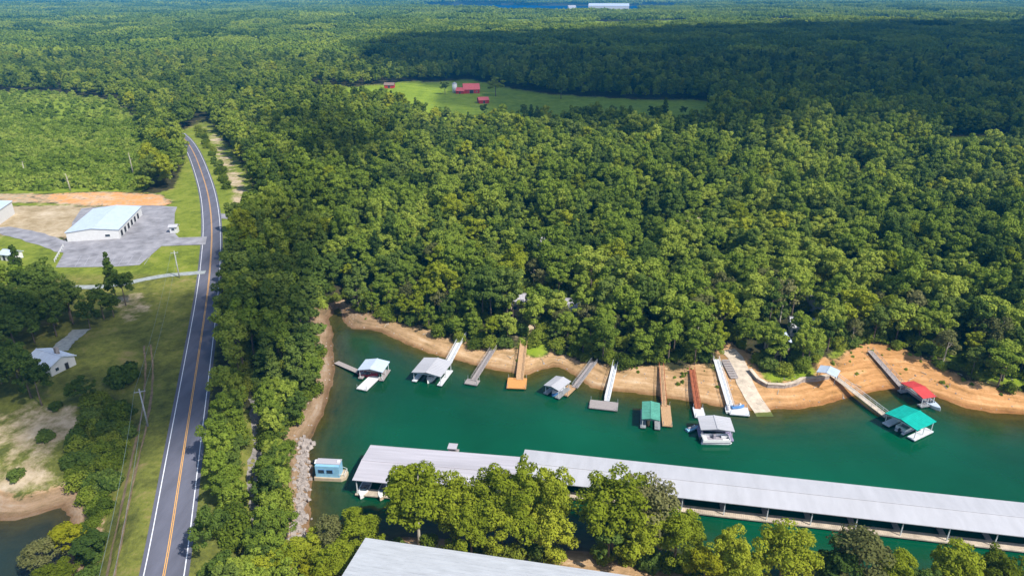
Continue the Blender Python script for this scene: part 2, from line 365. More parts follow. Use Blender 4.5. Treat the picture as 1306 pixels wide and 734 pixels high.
def terrain_mat():
    m = bpy.data.materials.new('terrain_ground'); m.use_nodes = True
    nt = m.node_tree; N = nt.nodes; L = nt.links; b = N['Principled BSDF']
    b.inputs['Roughness'].default_value = 0.95; b.inputs['Specular IOR Level'].default_value = 0.1
    geo = N.new('ShaderNodeNewGeometry')
    def noise(s, det=5, r=.6):
        n = N.new('ShaderNodeTexNoise'); n.inputs['Scale'].default_value = s; n.inputs['Detail'].default_value = det
        n.inputs['Roughness'].default_value = r; L.new(geo.outputs['Position'], n.inputs['Vector']); return n.outputs['Fac']
    def ramp(f, stops):
        c = N.new('ShaderNodeValToRGB'); e = c.color_ramp.elements
        e[0].position, e[0].color = stops[0][0], (*stops[0][1], 1); e[1].position, e[1].color = stops[-1][0], (*stops[-1][1], 1)
        for p, k in stops[1:-1]: q = e.new(p); q.color = (*k, 1)
        L.new(f, c.inputs[0]); return c.outputs[0]
    n1 = noise(0.035); n2 = noise(0.5, 8, .75); n3 = noise(0.13, 6, .7)
    mixn = N.new('ShaderNodeMath'); mixn.operation = 'MULTIPLY_ADD'; mixn.inputs[1].default_value = .55
    sc = N.new('ShaderNodeMath'); sc.operation = 'MULTIPLY'; sc.inputs[1].default_value = .45
    L.new(n3, mixn.inputs[0]); L.new(n2, sc.inputs[0]); L.new(sc.outputs[0], mixn.inputs[2])
    mn = mixn.outputs[0]
    floor_c = ramp(mn, [(.3, (.018, .022, .008)), (.5, (.045, .045, .02)), (.7, (.10, .075, .04))])
    grass_c = ramp(mn, [(.36, (.055, .070, .018)), (.45, (.115, .125, .028)), (.53, (.175, .19, .036)), (.64, (.28, .22, .085))])
    mpz = N.new('ShaderNodeMapping'); mpz.inputs['Scale'].default_value = (.07, .07, 3.2); L.new(geo.outputs['Position'], mpz.inputs[0])
    nz_ = N.new('ShaderNodeTexNoise'); nz_.inputs['Scale'].default_value = 1.0; nz_.inputs['Detail'].default_value = 6; nz_.inputs['Roughness'].default_value = .7; L.new(mpz.outputs[0], nz_.inputs['Vector'])
    av = N.new('ShaderNodeMath'); av.operation = 'MULTIPLY_ADD'; av.inputs[1].default_value = .5; h2 = N.new('ShaderNodeMath'); h2.operation = 'MULTIPLY'; h2.inputs[1].default_value = .5
    L.new(mn, h2.inputs[0]); L.new(nz_.outputs['Fac'], av.inputs[0]); L.new(h2.outputs[0], av.inputs[2])
    clay_c = ramp(av.outputs[0], [(.36, (.17, .12, .06)), (.45, (.36, .23, .11)), (.53, (.50, .32, .17)), (.64, (.62, .48, .32))])
    pale_c = ramp(mn, [(.32, (.17, .14, .07)), (.45, (.34, .26, .15)), (.6, (.52, .42, .29)), (.72, (.66, .58, .46))])
    or_c = ramp(mn, [(.36, (.48, .36, .26)), (.45, (.66, .45, .30)), (.52, (.72, .34, .13)), (.58, (.70, .27, .08)), (.68, (.62, .42, .28))])
    at = N.new('ShaderNodeAttribute'); at.attribute_name = 'cover'
    at2 = N.new('ShaderNodeAttribute'); at2.attribute_name = 'orange'
    sep = N.new('ShaderNodeSeparateColor'); L.new(at.outputs['Color'], sep.inputs[0])
    def edge(w, nz):
        a = N.new('ShaderNodeMath'); a.operation = 'MULTIPLY_ADD'; a.inputs[1].default_value = 2.0; a.inputs[2].default_value = -1.0
        L.new(nz, a.inputs[0]); s = N.new('ShaderNodeMath'); s.operation = 'ADD'; L.new(w, s.inputs[0]); L.new(a.outputs[0], s.inputs[1])
        mr = N.new('ShaderNodeMapRange'); mr.inputs['From Min'].default_value = .35; mr.inputs['From Max'].default_value = .65; mr.clamp = True
        L.new(s.outputs[0], mr.inputs[0]); return mr.outputs[0]
    def mix(f, a, c):
        x = N.new('ShaderNodeMix'); x.data_type = 'RGBA'; L.new(f, x.inputs[0]); L.new(a, x.inputs[6]); L.new(c, x.inputs[7]); return x.outputs[2]
    lush_lit_c = ramp(mn, [(.36, (.11, .17, .012)), (.48, (.19, .27, .018)), (.6, (.26, .33, .03)), (.7, (.32, .31, .06))])  # lush green and sunlit brightness painted together in one ramp
    grass_c = mix(at.outputs['Alpha'], grass_c, lush_lit_c)
    c = mix(edge(sep.outputs[1], n2), floor_c, grass_c)
    c = mix(edge(sep.outputs[2], n3), c, pale_c)
    c = mix(edge(at2.outputs['Fac'], n2), c, or_c)
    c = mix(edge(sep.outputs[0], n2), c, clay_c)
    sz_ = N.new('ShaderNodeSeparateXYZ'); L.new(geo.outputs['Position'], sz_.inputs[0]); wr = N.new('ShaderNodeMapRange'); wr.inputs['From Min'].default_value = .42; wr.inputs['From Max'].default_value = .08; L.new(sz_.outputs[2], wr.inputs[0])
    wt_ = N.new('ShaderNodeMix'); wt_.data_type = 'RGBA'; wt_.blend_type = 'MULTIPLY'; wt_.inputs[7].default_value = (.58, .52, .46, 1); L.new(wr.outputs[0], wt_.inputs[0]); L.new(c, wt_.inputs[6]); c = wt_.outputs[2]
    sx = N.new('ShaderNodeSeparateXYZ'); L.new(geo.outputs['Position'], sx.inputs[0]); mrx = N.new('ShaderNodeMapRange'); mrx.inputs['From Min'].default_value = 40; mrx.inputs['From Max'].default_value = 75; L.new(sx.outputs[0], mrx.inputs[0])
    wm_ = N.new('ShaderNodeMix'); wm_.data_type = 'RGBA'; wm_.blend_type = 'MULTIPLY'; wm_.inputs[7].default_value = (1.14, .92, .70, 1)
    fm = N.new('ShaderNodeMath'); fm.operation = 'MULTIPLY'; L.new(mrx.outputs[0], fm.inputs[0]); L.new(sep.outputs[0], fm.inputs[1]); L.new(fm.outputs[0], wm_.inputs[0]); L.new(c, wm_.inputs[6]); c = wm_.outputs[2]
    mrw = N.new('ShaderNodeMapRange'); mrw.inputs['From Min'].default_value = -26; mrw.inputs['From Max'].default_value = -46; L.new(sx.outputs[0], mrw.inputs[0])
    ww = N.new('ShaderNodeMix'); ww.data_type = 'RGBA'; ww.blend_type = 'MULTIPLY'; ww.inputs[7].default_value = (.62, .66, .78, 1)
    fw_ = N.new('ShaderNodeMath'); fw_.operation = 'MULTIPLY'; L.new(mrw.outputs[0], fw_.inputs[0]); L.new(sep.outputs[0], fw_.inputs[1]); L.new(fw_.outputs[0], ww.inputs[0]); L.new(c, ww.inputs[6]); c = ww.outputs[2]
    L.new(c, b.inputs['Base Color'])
    bp = N.new('ShaderNodeBump'); bp.inputs['Strength'].default_value = .8; bp.inputs['Distance'].default_value = .5
    L.new(n2, bp.inputs['Height']); L.new(bp.outputs[0], b.inputs['Normal'])
    return m

ground = grid_mesh('ground', X, Y, Z, terrain_mat()); tag(ground, kind='structure')
ca = ground.data.attributes.new('cover', 'FLOAT_COLOR', 'POINT')
ca.data.foreach_set('color', np.stack([clay, grass, pale, lush_lit], -1).reshape(-1).astype(np.float32))
oa = ground.data.attributes.new('orange', 'FLOAT', 'POINT'); oa.data.foreach_set('value', orange.reshape(-1).astype(np.float32))

# ------------------------------------------------------------------ water
def water_mat():
    m = bpy.data.materials.new('lake_water'); m.use_nodes = True
    nt = m.node_tree; N = nt.nodes; L = nt.links; N.clear()
    out = N.new('ShaderNodeOutputMaterial'); geo = N.new('ShaderNodeNewGeometry')
    at = N.new('ShaderNodeAttribute'); at.attribute_name = 'depth'
    ex = N.new('ShaderNodeMath'); ex.operation = 'MULTIPLY'; ex.inputs[1].default_value = -1.0; L.new(at.outputs['Fac'], ex.inputs[0])
    e2 = N.new('ShaderNodeMath'); e2.operation = 'EXPONENT'; L.new(ex.outputs[0], e2.inputs[0])
    fac = N.new('ShaderNodeMath'); fac.operation = 'SUBTRACT'; fac.inputs[0].default_value = 1.0; L.new(e2.outputs[0], fac.inputs[1]); fac.use_clamp = True
    n = N.new('ShaderNodeTexNoise'); n.inputs['Scale'].default_value = .022; n.inputs['Detail'].default_value = 4; L.new(geo.outputs['Position'], n.inputs['Vector'])
    cr = N.new('ShaderNodeValToRGB'); cr.color_ramp.elements[0].position = .35; cr.color_ramp.elements[1].position = .65
    cr.color_ramp.elements[0].color = (.001, .055, .022, 1); cr.color_ramp.elements[1].color = (.002, .098, .046, 1)
    L.new(n.outputs['Fac'], cr.inputs[0])
    sx = N.new('ShaderNodeSeparateXYZ'); L.new(geo.outputs['Position'], sx.inputs[0]); mr = N.new('ShaderNodeMapRange'); mr.inputs['From Min'].default_value = -60; mr.inputs['From Max'].default_value = -80; L.new(sx.outputs[0], mr.inputs[0])
    mk = N.new('ShaderNodeMix'); mk.data_type = 'RGBA'; L.new(mr.outputs[0], mk.inputs[0]); L.new(cr.outputs[0], mk.inputs[6]); mk.inputs[7].default_value = (.022, .045, .040, 1)
    tr = N.new('ShaderNodeBsdfTransparent'); tr.inputs[0].default_value = (.62, .70, .42, 1)
    df = N.new('ShaderNodeBsdfDiffuse'); L.new(mk.outputs[2], df.inputs[0])
    m1 = N.new('ShaderNodeMixShader'); L.new(fac.outputs[0], m1.inputs[0]); L.new(tr.outputs[0], m1.inputs[1]); L.new(df.outputs[0], m1.inputs[2])
    gl = N.new('ShaderNodeBsdfGlossy'); gl.inputs['Roughness'].default_value = .10
    fr = N.new('ShaderNodeFresnel'); fr.inputs[0].default_value = 1.33
    n2 = N.new('ShaderNodeTexNoise'); n2.inputs['Scale'].default_value = 1.1; n2.inputs['Detail'].default_value = 5; L.new(geo.outputs['Position'], n2.inputs['Vector'])
    bp = N.new('ShaderNodeBump'); bp.inputs['Strength'].default_value = .6; bp.inputs['Distance'].default_value = .08
    L.new(n2.outputs['Fac'], bp.inputs['Height']); L.new(bp.outputs[0], gl.inputs['Normal']); L.new(bp.outputs[0], fr.inputs['Normal'])
    m2 = N.new('ShaderNodeMixShader'); L.new(fr.outputs[0], m2.inputs[0]); L.new(m1.outputs[0], m2.inputs[1]); L.new(gl.outputs[0], m2.inputs[2])
    L.new(m2.outputs[0], out.inputs[0])
    return m
WM = water_mat()
wx = np.arange(-260, 640, 2.0); wy = np.arange(20, 215, 2.0)
WX, WY = np.meshgrid(wx, wy); WH = height(WX, WY)
lake = grid_mesh('lake_water', WX, WY, np.zeros_like(WX), WM); tag(lake, kind='structure')
da = lake.data.attributes.new('depth', 'FLOAT', 'POINT'); da.data.foreach_set('value', np.maximum(-WH, 0).reshape(-1).astype(np.float32))
mb = MB(); q = [gp(a, b, 3) for a, b in FARLAKE_PX]; cx = sum(p[0] for p in q)/len(q); cy = sum(p[1] for p in q)/len(q)
mb.add([(cx+(p[0]-cx)*1.04, cy+(p[1]-cy)*1.04, 2.2) for p in q], [tuple(range(len(q)))])
fl = mb.build('distant_lake_water', mat('far_lake', (.006, .045, .13), .9, .2, .002, spec=0.0)); tag(fl, kind='structure')

# ------------------------------------------------------------------ ribbons: roads, tracks, markings
def resample(pts, step):
    out = [pts[0]]; 
    for a, b in zip(pts[:-1], pts[1:]):
        L = math.dist(a, b); n = max(1, int(L/step))
        for i in range(1, n+1): out.append((a[0]+(b[0]-a[0])*i/n, a[1]+(b[1]-a[1])*i/n))
    return out

def ribbon(mb, pts, w0, w1, dz, step=2.5, jit=0.0, zf=None, thick=0.0, dash=None):
    """strip between lateral offsets w0..w1 of the centre line, draped on the ground"""
    p = resample(pts, step); n = len(p); vs = []; fs = []; k = 4
    A = np.array(p); T = np.gradient(A, axis=0); T /= np.linalg.norm(T, axis=1)[:, None]+1e-9
    Nn = np.stack([-T[:, 1], T[:, 0]], -1)
    offs = np.linspace(w0, w1, k+1)
    for i in range(n):
        for j, o in enumerate(offs):
            oo = o+(rnd.uniform(-jit, jit) if j in (0, k) else 0)
            x, y = A[i]+Nn[i]*oo; vs.append((x, y))
    V = np.array(vs); z = (np.full(len(V), zf) if zf is not None else height(V[:, 0], V[:, 1]))+dz
    V3 = [(V[i, 0], V[i, 1], z[i]) for i in range(len(V))]
    for i in range(n-1):
        if dash and not dash(i): continue
        for j in range(k): a = i*(k+1)+j; fs.append((a, a+1, a+k+2, a+k+1))
    mb.add(V3, fs)

mb = MB(); ribbon(mb, ROAD, -3.75, 3.75, 0.06); o = mb.build('road', M['asphalt']); tag(o, kind='structure')
mb = MB(); ribbon(mb, ROAD, 2.95, 3.12, 0.072); ribbon(mb, ROAD, -3.12, -2.95, 0.072); o = mb.build('road_edge_lines', M['white_line']); tag(o, kind='structure')
mb = MB(); ribbon(mb, ROAD, 0.07, 0.20, 0.072); ribbon(mb, ROAD, -0.20, -0.07, 0.072); o = mb.build('road_centre_lines', M['yellow_line']); tag(o, kind='structure')

def lot(name, poly_px, z, dz, m, jit=0.0):
    """paved area draped on level ground"""
    q = [gp(a, b, z) for a, b in poly_px]
    xs_ = [p[0] for p in q]; ys_ = [p[1] for p in q]
    mb = MB(); mb.add([(p[0], p[1], z+dz) for p in q], [tuple(range(len(q)))])
    o = mb.build(name, m); tag(o, kind='structure'); return o
def px_line(pts, z=5.0): return [gp(a, b, z) for a, b in pts]
lot('car_park_pavement', [(71,341),(92,341),(150,340),(178,338),(192,326),(206,314),(262,312),(264,302),(228,303),(222,296),(223,272),(226,264),(196,262),(150,262),(104,266),(92,284),(90,306),(84,318)], 5.0, 0.10, M['asphalt_old'])
mb = MB(); ribbon(mb, smooth_line(px_line([(-60,300),(0,292),(30,298),(60,308),(90,318),(110,322)])), -4, 4, 0.08, jit=.6); o = mb.build('yard_road', M['asphalt_old']); tag(o, kind='structure')
mb = MB(); ribbon(mb, smooth_line(px_line([(262,347),(235,349),(205,352),(180,357),(160,362),(128,366),(90,366)])), -1.5, 1.5, 0.09, jit=.15); o = mb.build('driveway', M['drive']); tag(o, kind='structure')
mb = MB(); ribbon(mb, smooth_line(px_line([(270,275),(290,276),(312,274),(330,268)])), -3.4, 3.4, 0.05, jit=.4); o = mb.build('side_road', M['asphalt_old']); tag(o, kind='structure')
mb = MB(); ribbon(mb, smooth_line(px_line([(74,448),(84,436),(96,428),(104,420)])), -2.2, 2.2, 0.09, jit=.3); o = mb.build('house_driveway', M['drive']); tag(o, kind='structure')
trk = smooth_line(px_line([(188,440),(191,470),(188,505),(179,550),(168,590),(157,640),(146,690),(138,740),(124,800)]))
mb = MB(); ribbon(mb, trk, .55, 1.0, 0.07, jit=.14); ribbon(mb, trk, -1.0, -.55, 0.07, jit=.14); o = mb.build('wheel_rut_path', M['dirt']); tag(o, kind='structure')
pth = smooth_line([hit(a, b)[:2] for a, b in [(324,508),(327,540),(328,570),(322,600),(326,640),(328,670),(318,700),(312,740)]])
mb = MB(); ribbon(mb, pth, -.95, .95, 0.08, jit=.4); o = mb.build('gravel_path', M['gravel']); tag(o, kind='structure')
rp = [hit(a, b)[:2] for a, b in [(928,446),(938,456),(950,488),(962,510),(972,524),(976,530)]]
mb = MB(); ribbon(mb, rp, -2.0, 2.0, 0.10); o = mb.build('boat_ramp_pavement', M['concrete']); tag(o, kind='structure')
mb = MB()
for k in range(9):
    a = gp(96+k*11, 340-k*.3, 5.0); b = gp(104+k*11, 326, 5.0)
    ribbon(mb, [a, b], -.08, .08, 0, zf=5.125, step=3)
o = mb.build('parking_bay_lines', M['faint_line']); tag(o, kind='structure')

# ------------------------------------------------------------------ foliage shapes
def quads_mesh(name, P, Nn, size, m, rs):
    n = len(P)
    t = rs.normal(size=(n, 3)); t -= Nn*np.sum(t*Nn, 1)[:, None]; t /= np.linalg.norm(t, axis=1)[:, None]+1e-9
    b = np.cross(Nn, t); a = size[:, None]*t*.5; c = size[:, None]*b*.36
    V = np.stack([P-a, P-c*1.0+a*.1, P+a, P+c*1.0+a*.1], 1).reshape(-1, 3).astype(np.float32)
    me = bpy.data.meshes.new(name); me.vertices.add(4*n); me.vertices.foreach_set('co', V.ravel())
    me.loops.add(4*n); me.loops.foreach_set('vertex_index', np.arange(4*n, dtype=np.int32))
    me.polygons.add(n); me.polygons.foreach_set('loop_start', np.arange(0, 4*n, 4)); me.polygons.foreach_set('loop_total', np.full(n, 4))
    me.update(calc_edges=True); me.materials.append(m)
    return me

def crown_pts(seed, n, leaf, rx, rz, zc, K, kind='broad'):
    rs = np.random.RandomState(seed); fine = K > 38
    d = rs.normal(size=(K, 3)); d /= np.linalg.norm(d, axis=1)[:, None]
    d[:, 2] = np.where(d[:, 2] < -.45, -d[:, 2], d[:, 2])
    lop = 1+0.22*np.sin(np.arctan2(d[:, 1], d[:, 0])*rs.randint(2, 4)+rs.uniform(0, 6))
    if kind == 'broad':
        c = d*np.array([rx, rx, rz])*rs.uniform(.42, .92 if fine else .82, (K, 1))*lop[:, None]; c[:, 2] += zc
        rl = rx*(rs.uniform(.13, .29, K) if fine else rs.uniform(.18, .36, K))
    elif kind == 'pine':
        h = rs.uniform(0, 1, K)**.85; ang = rs.uniform(0, 6.28, K); rr = rx*(1-h)**.8*rs.uniform(.35, .95, K)
        c = np.stack([np.cos(ang)*rr, np.sin(ang)*rr, zc-rz+2*rz*h], -1); rl = rx*(.20+.22*(1-h))
    else:
        c = d*np.array([rx, rx, rz])*rs.uniform(.35, .75, (K, 1)); c[:, 2] = np.abs(c[:, 2])+.1*rz; rl = rx*rs.uniform(.25, .42, K)
    w = rl**2; idx = rs.choice(K, n, p=w/w.sum())
    e = rs.normal(size=(n, 3)); e[:, 2] += .25; e /= np.linalg.norm(e, axis=1)[:, None]
    sq = np.array([1, 1, .72 if kind == 'broad' else .6])
    P = c[idx]+e*sq*rl[idx][:, None]*rs.uniform(.70, 1.10, (n, 1))
    if kind == 'shrub': P[:, 2] = np.abs(P[:, 2])
    Nn = e*1.0+rs.normal(size=(n, 3))*.5+np.array([0, 0, .35]); Nn /= np.linalg.norm(Nn, axis=1)[:, None]
    return P, Nn, leaf*rs.uniform(.6, 1.35, n), rs

def crown_mesh(name, seed, n, leaf, rx, rz, zc, K, m, kind='broad'):
    P, Nn, s, rs = crown_pts(seed, n, leaf, rx, rz, zc, K, kind)
    return quads_mesh(name, P, Nn, s, m, rs)

def trunk_mesh(name, seed, h, r, m, limbs=5, lean=.4, spread=2.6, top=.8):
    r_ = random.Random(seed); mb = MB()
    lx, ly = r_.uniform(-lean, lean), r_.uniform(-lean, lean)
    pts = [(lx*t*t+r_.uniform(-.06, .06), ly*t*t+r_.uniform(-.06, .06), -.4+(h*top+.4)*t) for t in (0, .12, .35, .6, .85, 1)]
    mb.tube(pts, [r*1.35, r, r*.85, r*.65, r*.42, r*.15], 8)
    for k in range(limbs):
        t = r_.uniform(.42, .85); z = h*top*t; a = r_.uniform(0, 6.28); s = spread*(1.15-t)
        b = (lx*t*t, ly*t*t, z)
        mb.tube([b, (b[0]+math.cos(a)*s*.6, b[1]+math.sin(a)*s*.6, z+s*.45), (b[0]+math.cos(a+.3)*s*1.25, b[1]+math.sin(a+.3)*s*1.25, z+s*1.1)], [r*.38, r*.25, r*.08], 6)
    me = bpy.data.meshes.new(name); me.from_pydata(mb.v, [], mb.f); me.materials.append(m)
    me.polygons.foreach_set('use_smooth', [True]*len(me.polygons)); me.update()
    return me

# unit trees stand 15 m high with a crown about 10 m across
def crown_set(key, m, n, leaf, cnt, seed, kind='broad', rx=4.9, rz=6.3, zc=8.6, K=34):
    return [crown_mesh('crown_'+key, seed+i, n, leaf, rx*(.92+.16*((i*37) % 10)/10), rz*(.9+.2*((i*53) % 10)/10), zc, K, m, kind) for i in range(cnt)]
CR = {
 'near': crown_set('near', M['leaf_bright'], 10500, .42, 4, 100, K=85, rz=6.9, zc=8.0),
 'near_dark': crown_set('near_dark', M['leaf_dark'], 5000, .58, 3, 130, K=40),
 'near_olive': crown_set('near_olive', M['leaf_olive'], 3600, .50, 2, 140, K=34),
 'near_yellow': crown_set('near_yellow', M['leaf_yellow'], 4500, .55, 2, 150, K=34),
 'mid': crown_set('mid', M['leaf'], 3600, .62, 7, 200, K=44),
 'mid_dark': crown_set('mid_dark', M['leaf_dark'], 3400, .62, 4, 230, K=42),
 'mid_bright': crown_set('mid_bright', M['leaf_bright'], 3400, .62, 3, 260, K=42),
 'mid_olive': crown_set('mid_olive', M['leaf_olive'], 1500, .72, 2, 270, K=28),
 'pine': crown_set('pine', M['leaf_dark'], 2200, .75, 4, 300, kind='pine', rx=3.6, rz=6.0, zc=10.0, K=46),
 'shrub': crown_set('shrub', M['leaf_scrub'], 700, .55, 4, 400, kind='shrub', rx=2.3, rz=2.6, zc=0, K=16),
 'bush': crown_set('bush', M['leaf_bush'], 2200, .50, 4, 420, kind='shrub', rx=3.4, rz=4.6, zc=0, K=40),
 'bush_dark': crown_set('bush_dark', M['leaf_dark'], 3200, .60, 2, 440, kind='shrub', rx=3.5, rz=4.2, zc=0, K=30),
}
TR = {
 'brown': [trunk_mesh('trunk_brown', 500+i, 15, .26, M['bark']) for i in range(4)],
 'pale': [trunk_mesh('trunk_pale', 520+i, 15, .24, M['bark_pale'], top=.86) for i in range(2)],
 'stem': [trunk_mesh('trunk_stem', 540+i, 4, .12, M['bark'], limbs=4, lean=.2, spread=1.2, top=.75) for i in range(2)],
}

def tree(name, label, cat, x, y, crown, height_m, rad=None, trunk='brown', group=None, unit=15.0, ucr=4.9, sink=0.0, i=None):
    z = max(hz(x, y), -0.3)-sink
    k = height_m/unit; kr = (rad/ucr) if rad else k*rnd.uniform(.9, 1.15)
    t = thing(name, label, cat, (x, y, z), rnd.uniform(0, 6.28), group)
    t.scale = (kr, kr, k)
    cs = CR[crown]; ts = TR[trunk]
    c = bpy.data.objects.new('crown', cs[rnd.randrange(len(cs)) if i is None else i % len(cs)]); C.objects.link(c); c.parent = t
    b = bpy.data.objects.new('trunk', ts[rnd.randrange(len(ts))]); C.objects.link(b); b.parent = t
    return t

# ------------------------------------------------------------------ forest placement
def candidates(x0, x1, y0, y1, sp):
    gx = np.arange(x0, x1, sp); gy = np.arange(y0, y1, sp*.9)
    A, B = np.meshgrid(gx, gy); A[::2] += sp*.5
    A = A+nr.uniform(-.34, .34, A.shape)*sp; B = B+nr.uniform(-.34, .34, B.shape)*sp
    return A.ravel(), B.ravel()

def woods(x, y):
    """0 none, 1 woods, 2 low growth, 3 scrub, 4 left woods, 5 thicket"""
    z = height(x, y); px, py = proj(x, y, z)
    d = np.minimum(sd_poly(x, y, COVE), sd_poly(x, y, POND))
    k = np.ones(x.shape, int)
    nl = np.interp(px, [p[0] for p in NORTHLINE], [p[1] for p in NORTHLINE])
    ip = lambda P: in_poly(px, py, P)
    k[(px > 405) & (py > nl) & (y < 250)] = 0
    clear = ip(CLEAR)
    k[clear] = 0
    k[ip(SCRUB) & ~clear] = 3
    wl = ip(WOODS_L); k[wl] = 4
    k[ip(THICKET)] = 5
    k[ip(FIELD) | ip(FIELD2) | (ip(FIELD3) & (nr.uniform(size=x.shape) < .75))] = 0
    strip = (px > 225) & (px < 440) & (py > 502) & (k == 1); k[strip] = 2
    west = (px < 440) & (px > 225) & (py > 395)
    k[west & (d < 3.4) & (k > 0)] = 0
    k[(d < 3)] = 0
    k[(py > 600) & (px > 400) & (px < 2000) & (y < 120)] = 0
    rd = dist_line(x, y, ROAD); k[(rd < np.where(k == 2, 4.5, 8.5)) & (y < 330)] = 0; k[rd < 7] = 0
    pd = dist_line(x, y, pth); k[(pd < 2.0) & (k == 2)] = 0
    k[in_poly(x, y, FARLAKE)] = 0
    for q in GAPS: k[ip(q) & (nr.uniform(size=x.shape) < .25)] = 0
    for (cx_, cy_) in CABIN_XY: k[(x-cx_)**2+(y-cy_)**2 < 36] = 0
    k[y < 45] = 0
    return k, px, py, z, d

CABIN_XY = [hit(a, b)[:2] for a, b in [(668,392),(722,398),(1050,392),(1021,424),(990,446),(1222,350),(690,318),(880,292)]]
STUFF = {}
def put(key, arr): STUFF.setdefault(key, []).append(arr)

named = []   # individual candidates
# zone one
x, y = candidates(-340, 360, 50, 480, 5.8)
k, px, py, z, d = woods(x, y)
inframe = (px > -30) & (px < 1336) & (py < 790)
inm = (px > -420) & (px < 1720)
cam_d = np.hypot(x, y)
sel = (k > 0) & inm
for i in np.nonzero(sel)[0]:
    named.append((cam_d[i], x[i], y[i], z[i], px[i], py[i], int(k[i]), bool(inframe[i]), d[i]))
# scrub extra
xs2, ys2 = candidates(-430, -120, 270, 480, 3.6)
k2, px2, py2, z2, d2 = woods(xs2, ys2)
s2 = k2 == 3
put('scrub', np.stack([xs2[s2], ys2[s2], z2[s2]-.2], -1))
# low growth extra, between the road and the cove
named = [t for t in named if t[6] != 3]
named.sort(key=lambda t: t[0])
LIM = {1: 225, 2: 45, 4: 34, 5: 26}
cnt = {1: 0, 2: 0, 4: 0, 5: 0}
LAND = [(458,'behind the small blue-roofed dock with a red boat'),(550,'behind the square pale-roofed boathouse'),(615,'behind the small bare grey dock'),(665,'behind the orange wooden dock'),(715,'behind the white-canopied boat dock'),(775,'behind the bare grey T-shaped dock'),(835,'behind the faded green-roofed dock'),(885,'behind the rusty gangway'),(950,'beside the concrete boat ramp'),(1060,'behind the long gangway of the teal-roofed dock'),(1130,'behind the red-canopied dock'),(1400,'above the clay bank right of the red-canopied dock')]
rest1 = []
for (cd, tx, ty, tz, tpx, tpy, kk, inf, dd) in named:
    if inf and cnt[kk] < LIM[kk]:
        cnt[kk] += 1
        if kk == 1:
            if tpx < 405 and tpy > 280:
                hgt = rnd.uniform(14, 19) if tpy < 470 else rnd.uniform(9, 13)
                if rnd.random() < .3:
                    tree('pine_tree', 'tall dark pine in the wooded strip between road and cove', 'tree', tx, ty, 'pine', hgt*1.05, group='pines in the strip between road and cove')
                else:
                    tree('broadleaf_tree', 'green leafy tree in the wooded strip between road and cove', 'tree', tx, ty, 'mid_dark' if rnd.random() < .55 else 'mid', hgt, group='leafy trees in the strip between road and cove')
            else:
                w = min(LAND, key=lambda q: abs(q[0]-tpx))[1]
                hgt = rnd.uniform(8.5, 16)*(0.78 if dd < 18 else 1.0)
                u = rnd.random()
                if u < .62: tree('broadleaf_tree', 'mid green leafy tree in the woods '+w, 'tree', tx, ty, 'mid', hgt, group='mid green trees in the woods '+w)
                elif u < .76: tree('broadleaf_tree', 'fresh bright green tree in the woods '+w, 'tree', tx, ty, 'mid_bright', hgt*.9, group='bright green trees in the woods '+w)
                elif u < .90: tree('broadleaf_tree', 'dark green leafy tree in the woods '+w, 'tree', tx, ty, 'mid_dark', hgt, group='dark green trees in the woods '+w)
                else: tree('broadleaf_tree', 'thin greyish olive tree in the woods '+w, 'tree', tx, ty, 'mid_olive', hgt*.9, trunk='pale', group='olive trees in the woods '+w)
        elif kk == 2:
            tree('bushy_tree', 'low bright green bushy tree between the road and the stony cove shore', 'small tree', tx, ty, 'bush', rnd.uniform(4.5, 7.5), rad=rnd.uniform(3.2, 4.4), trunk='stem', group='low bushy trees beside the gravel path', unit=5.2, ucr=4.0)
        elif kk == 4:
            up = tpy < 440
            tree('broadleaf_tree', 'dark green tree in the woods between the car park and the small white-roofed house' if up else 'dark green tree standing below the small white-roofed house, by the pale bank', 'tree', tx, ty, 'mid_dark', rnd.uniform(10, 14), group='dark trees above the small house' if up else 'dark trees below the small house')
        else:
            dk = rnd.random() < .45
            tree('bushy_tree', ('dark' if dk else 'bright')+' green bush in the thicket between the pond and the dirt track', 'small tree', tx, ty, 'bush_dark' if dk else 'bush', rnd.uniform(3.2, 5.5), rad=rnd.uniform(2.6, 3.8), trunk='stem', group=('dark' if dk else 'bright')+' bushes between pond and dirt track', unit=5.2, ucr=4.0)
    else:
        rest1.append((tx, ty, tz, kk))
print('individual trees', cnt, 'rest zone1', len(rest1), file=__import__("sys").stderr)
r1 = np.array([(a, b, c) for a, b, c, kk in rest1 if kk in (1, 4)]); put('wood', r1)
r2 = np.array([(a, b, c) for a, b, c, kk in rest1 if kk in (2, 5)])
if len(r2): put('low', r2)
x, y = candidates(-85, 230, 118, 300, 4.0); k, px, py, z, d = woods(x, y); s = (k == 1) & (px > 180); put('low', np.stack([x[s], y[s], z[s]], -1))
x, y = candidates(-110, -60, 75, 145, 2.3); k, px, py, z, d = woods(x, y); s = k == 5; put('lowscrub', np.stack([x[s], y[s], z[s]-.3], -1))
# denser low growth fill near the road strip
x, y = candidates(-85, -20, 60, 160, 2.5); k, px, py, z, d = woods(x, y); s = k == 2; put('strip', np.stack([x[s], y[s], z[s]], -1))
# verge shrubs between road and swath
V = np.array([hit(rnd.uniform(250, 290), rnd.uniform(165, 262)) for _ in range(170)])
vpx, vpy = proj(V[:, 0], V[:, 1], V[:, 2]); keep = (dist_line(V[:, 0], V[:, 1], ROAD) > 7.5) & ~in_poly(vpx, vpy, SWATH); put('low', V[keep])
# zone two
x, y = candidates(-900, 900, 480, 900, 7.2); k, px, py, z, d = woods(x, y)
s = (k == 1) & (px > -250) & (px < 1560); put('wood', np.stack([x[s], y[s], z[s]], -1))
s = (k == 3) & (px > -250); put('scrub', np.stack([x[s], y[s], z[s]], -1))
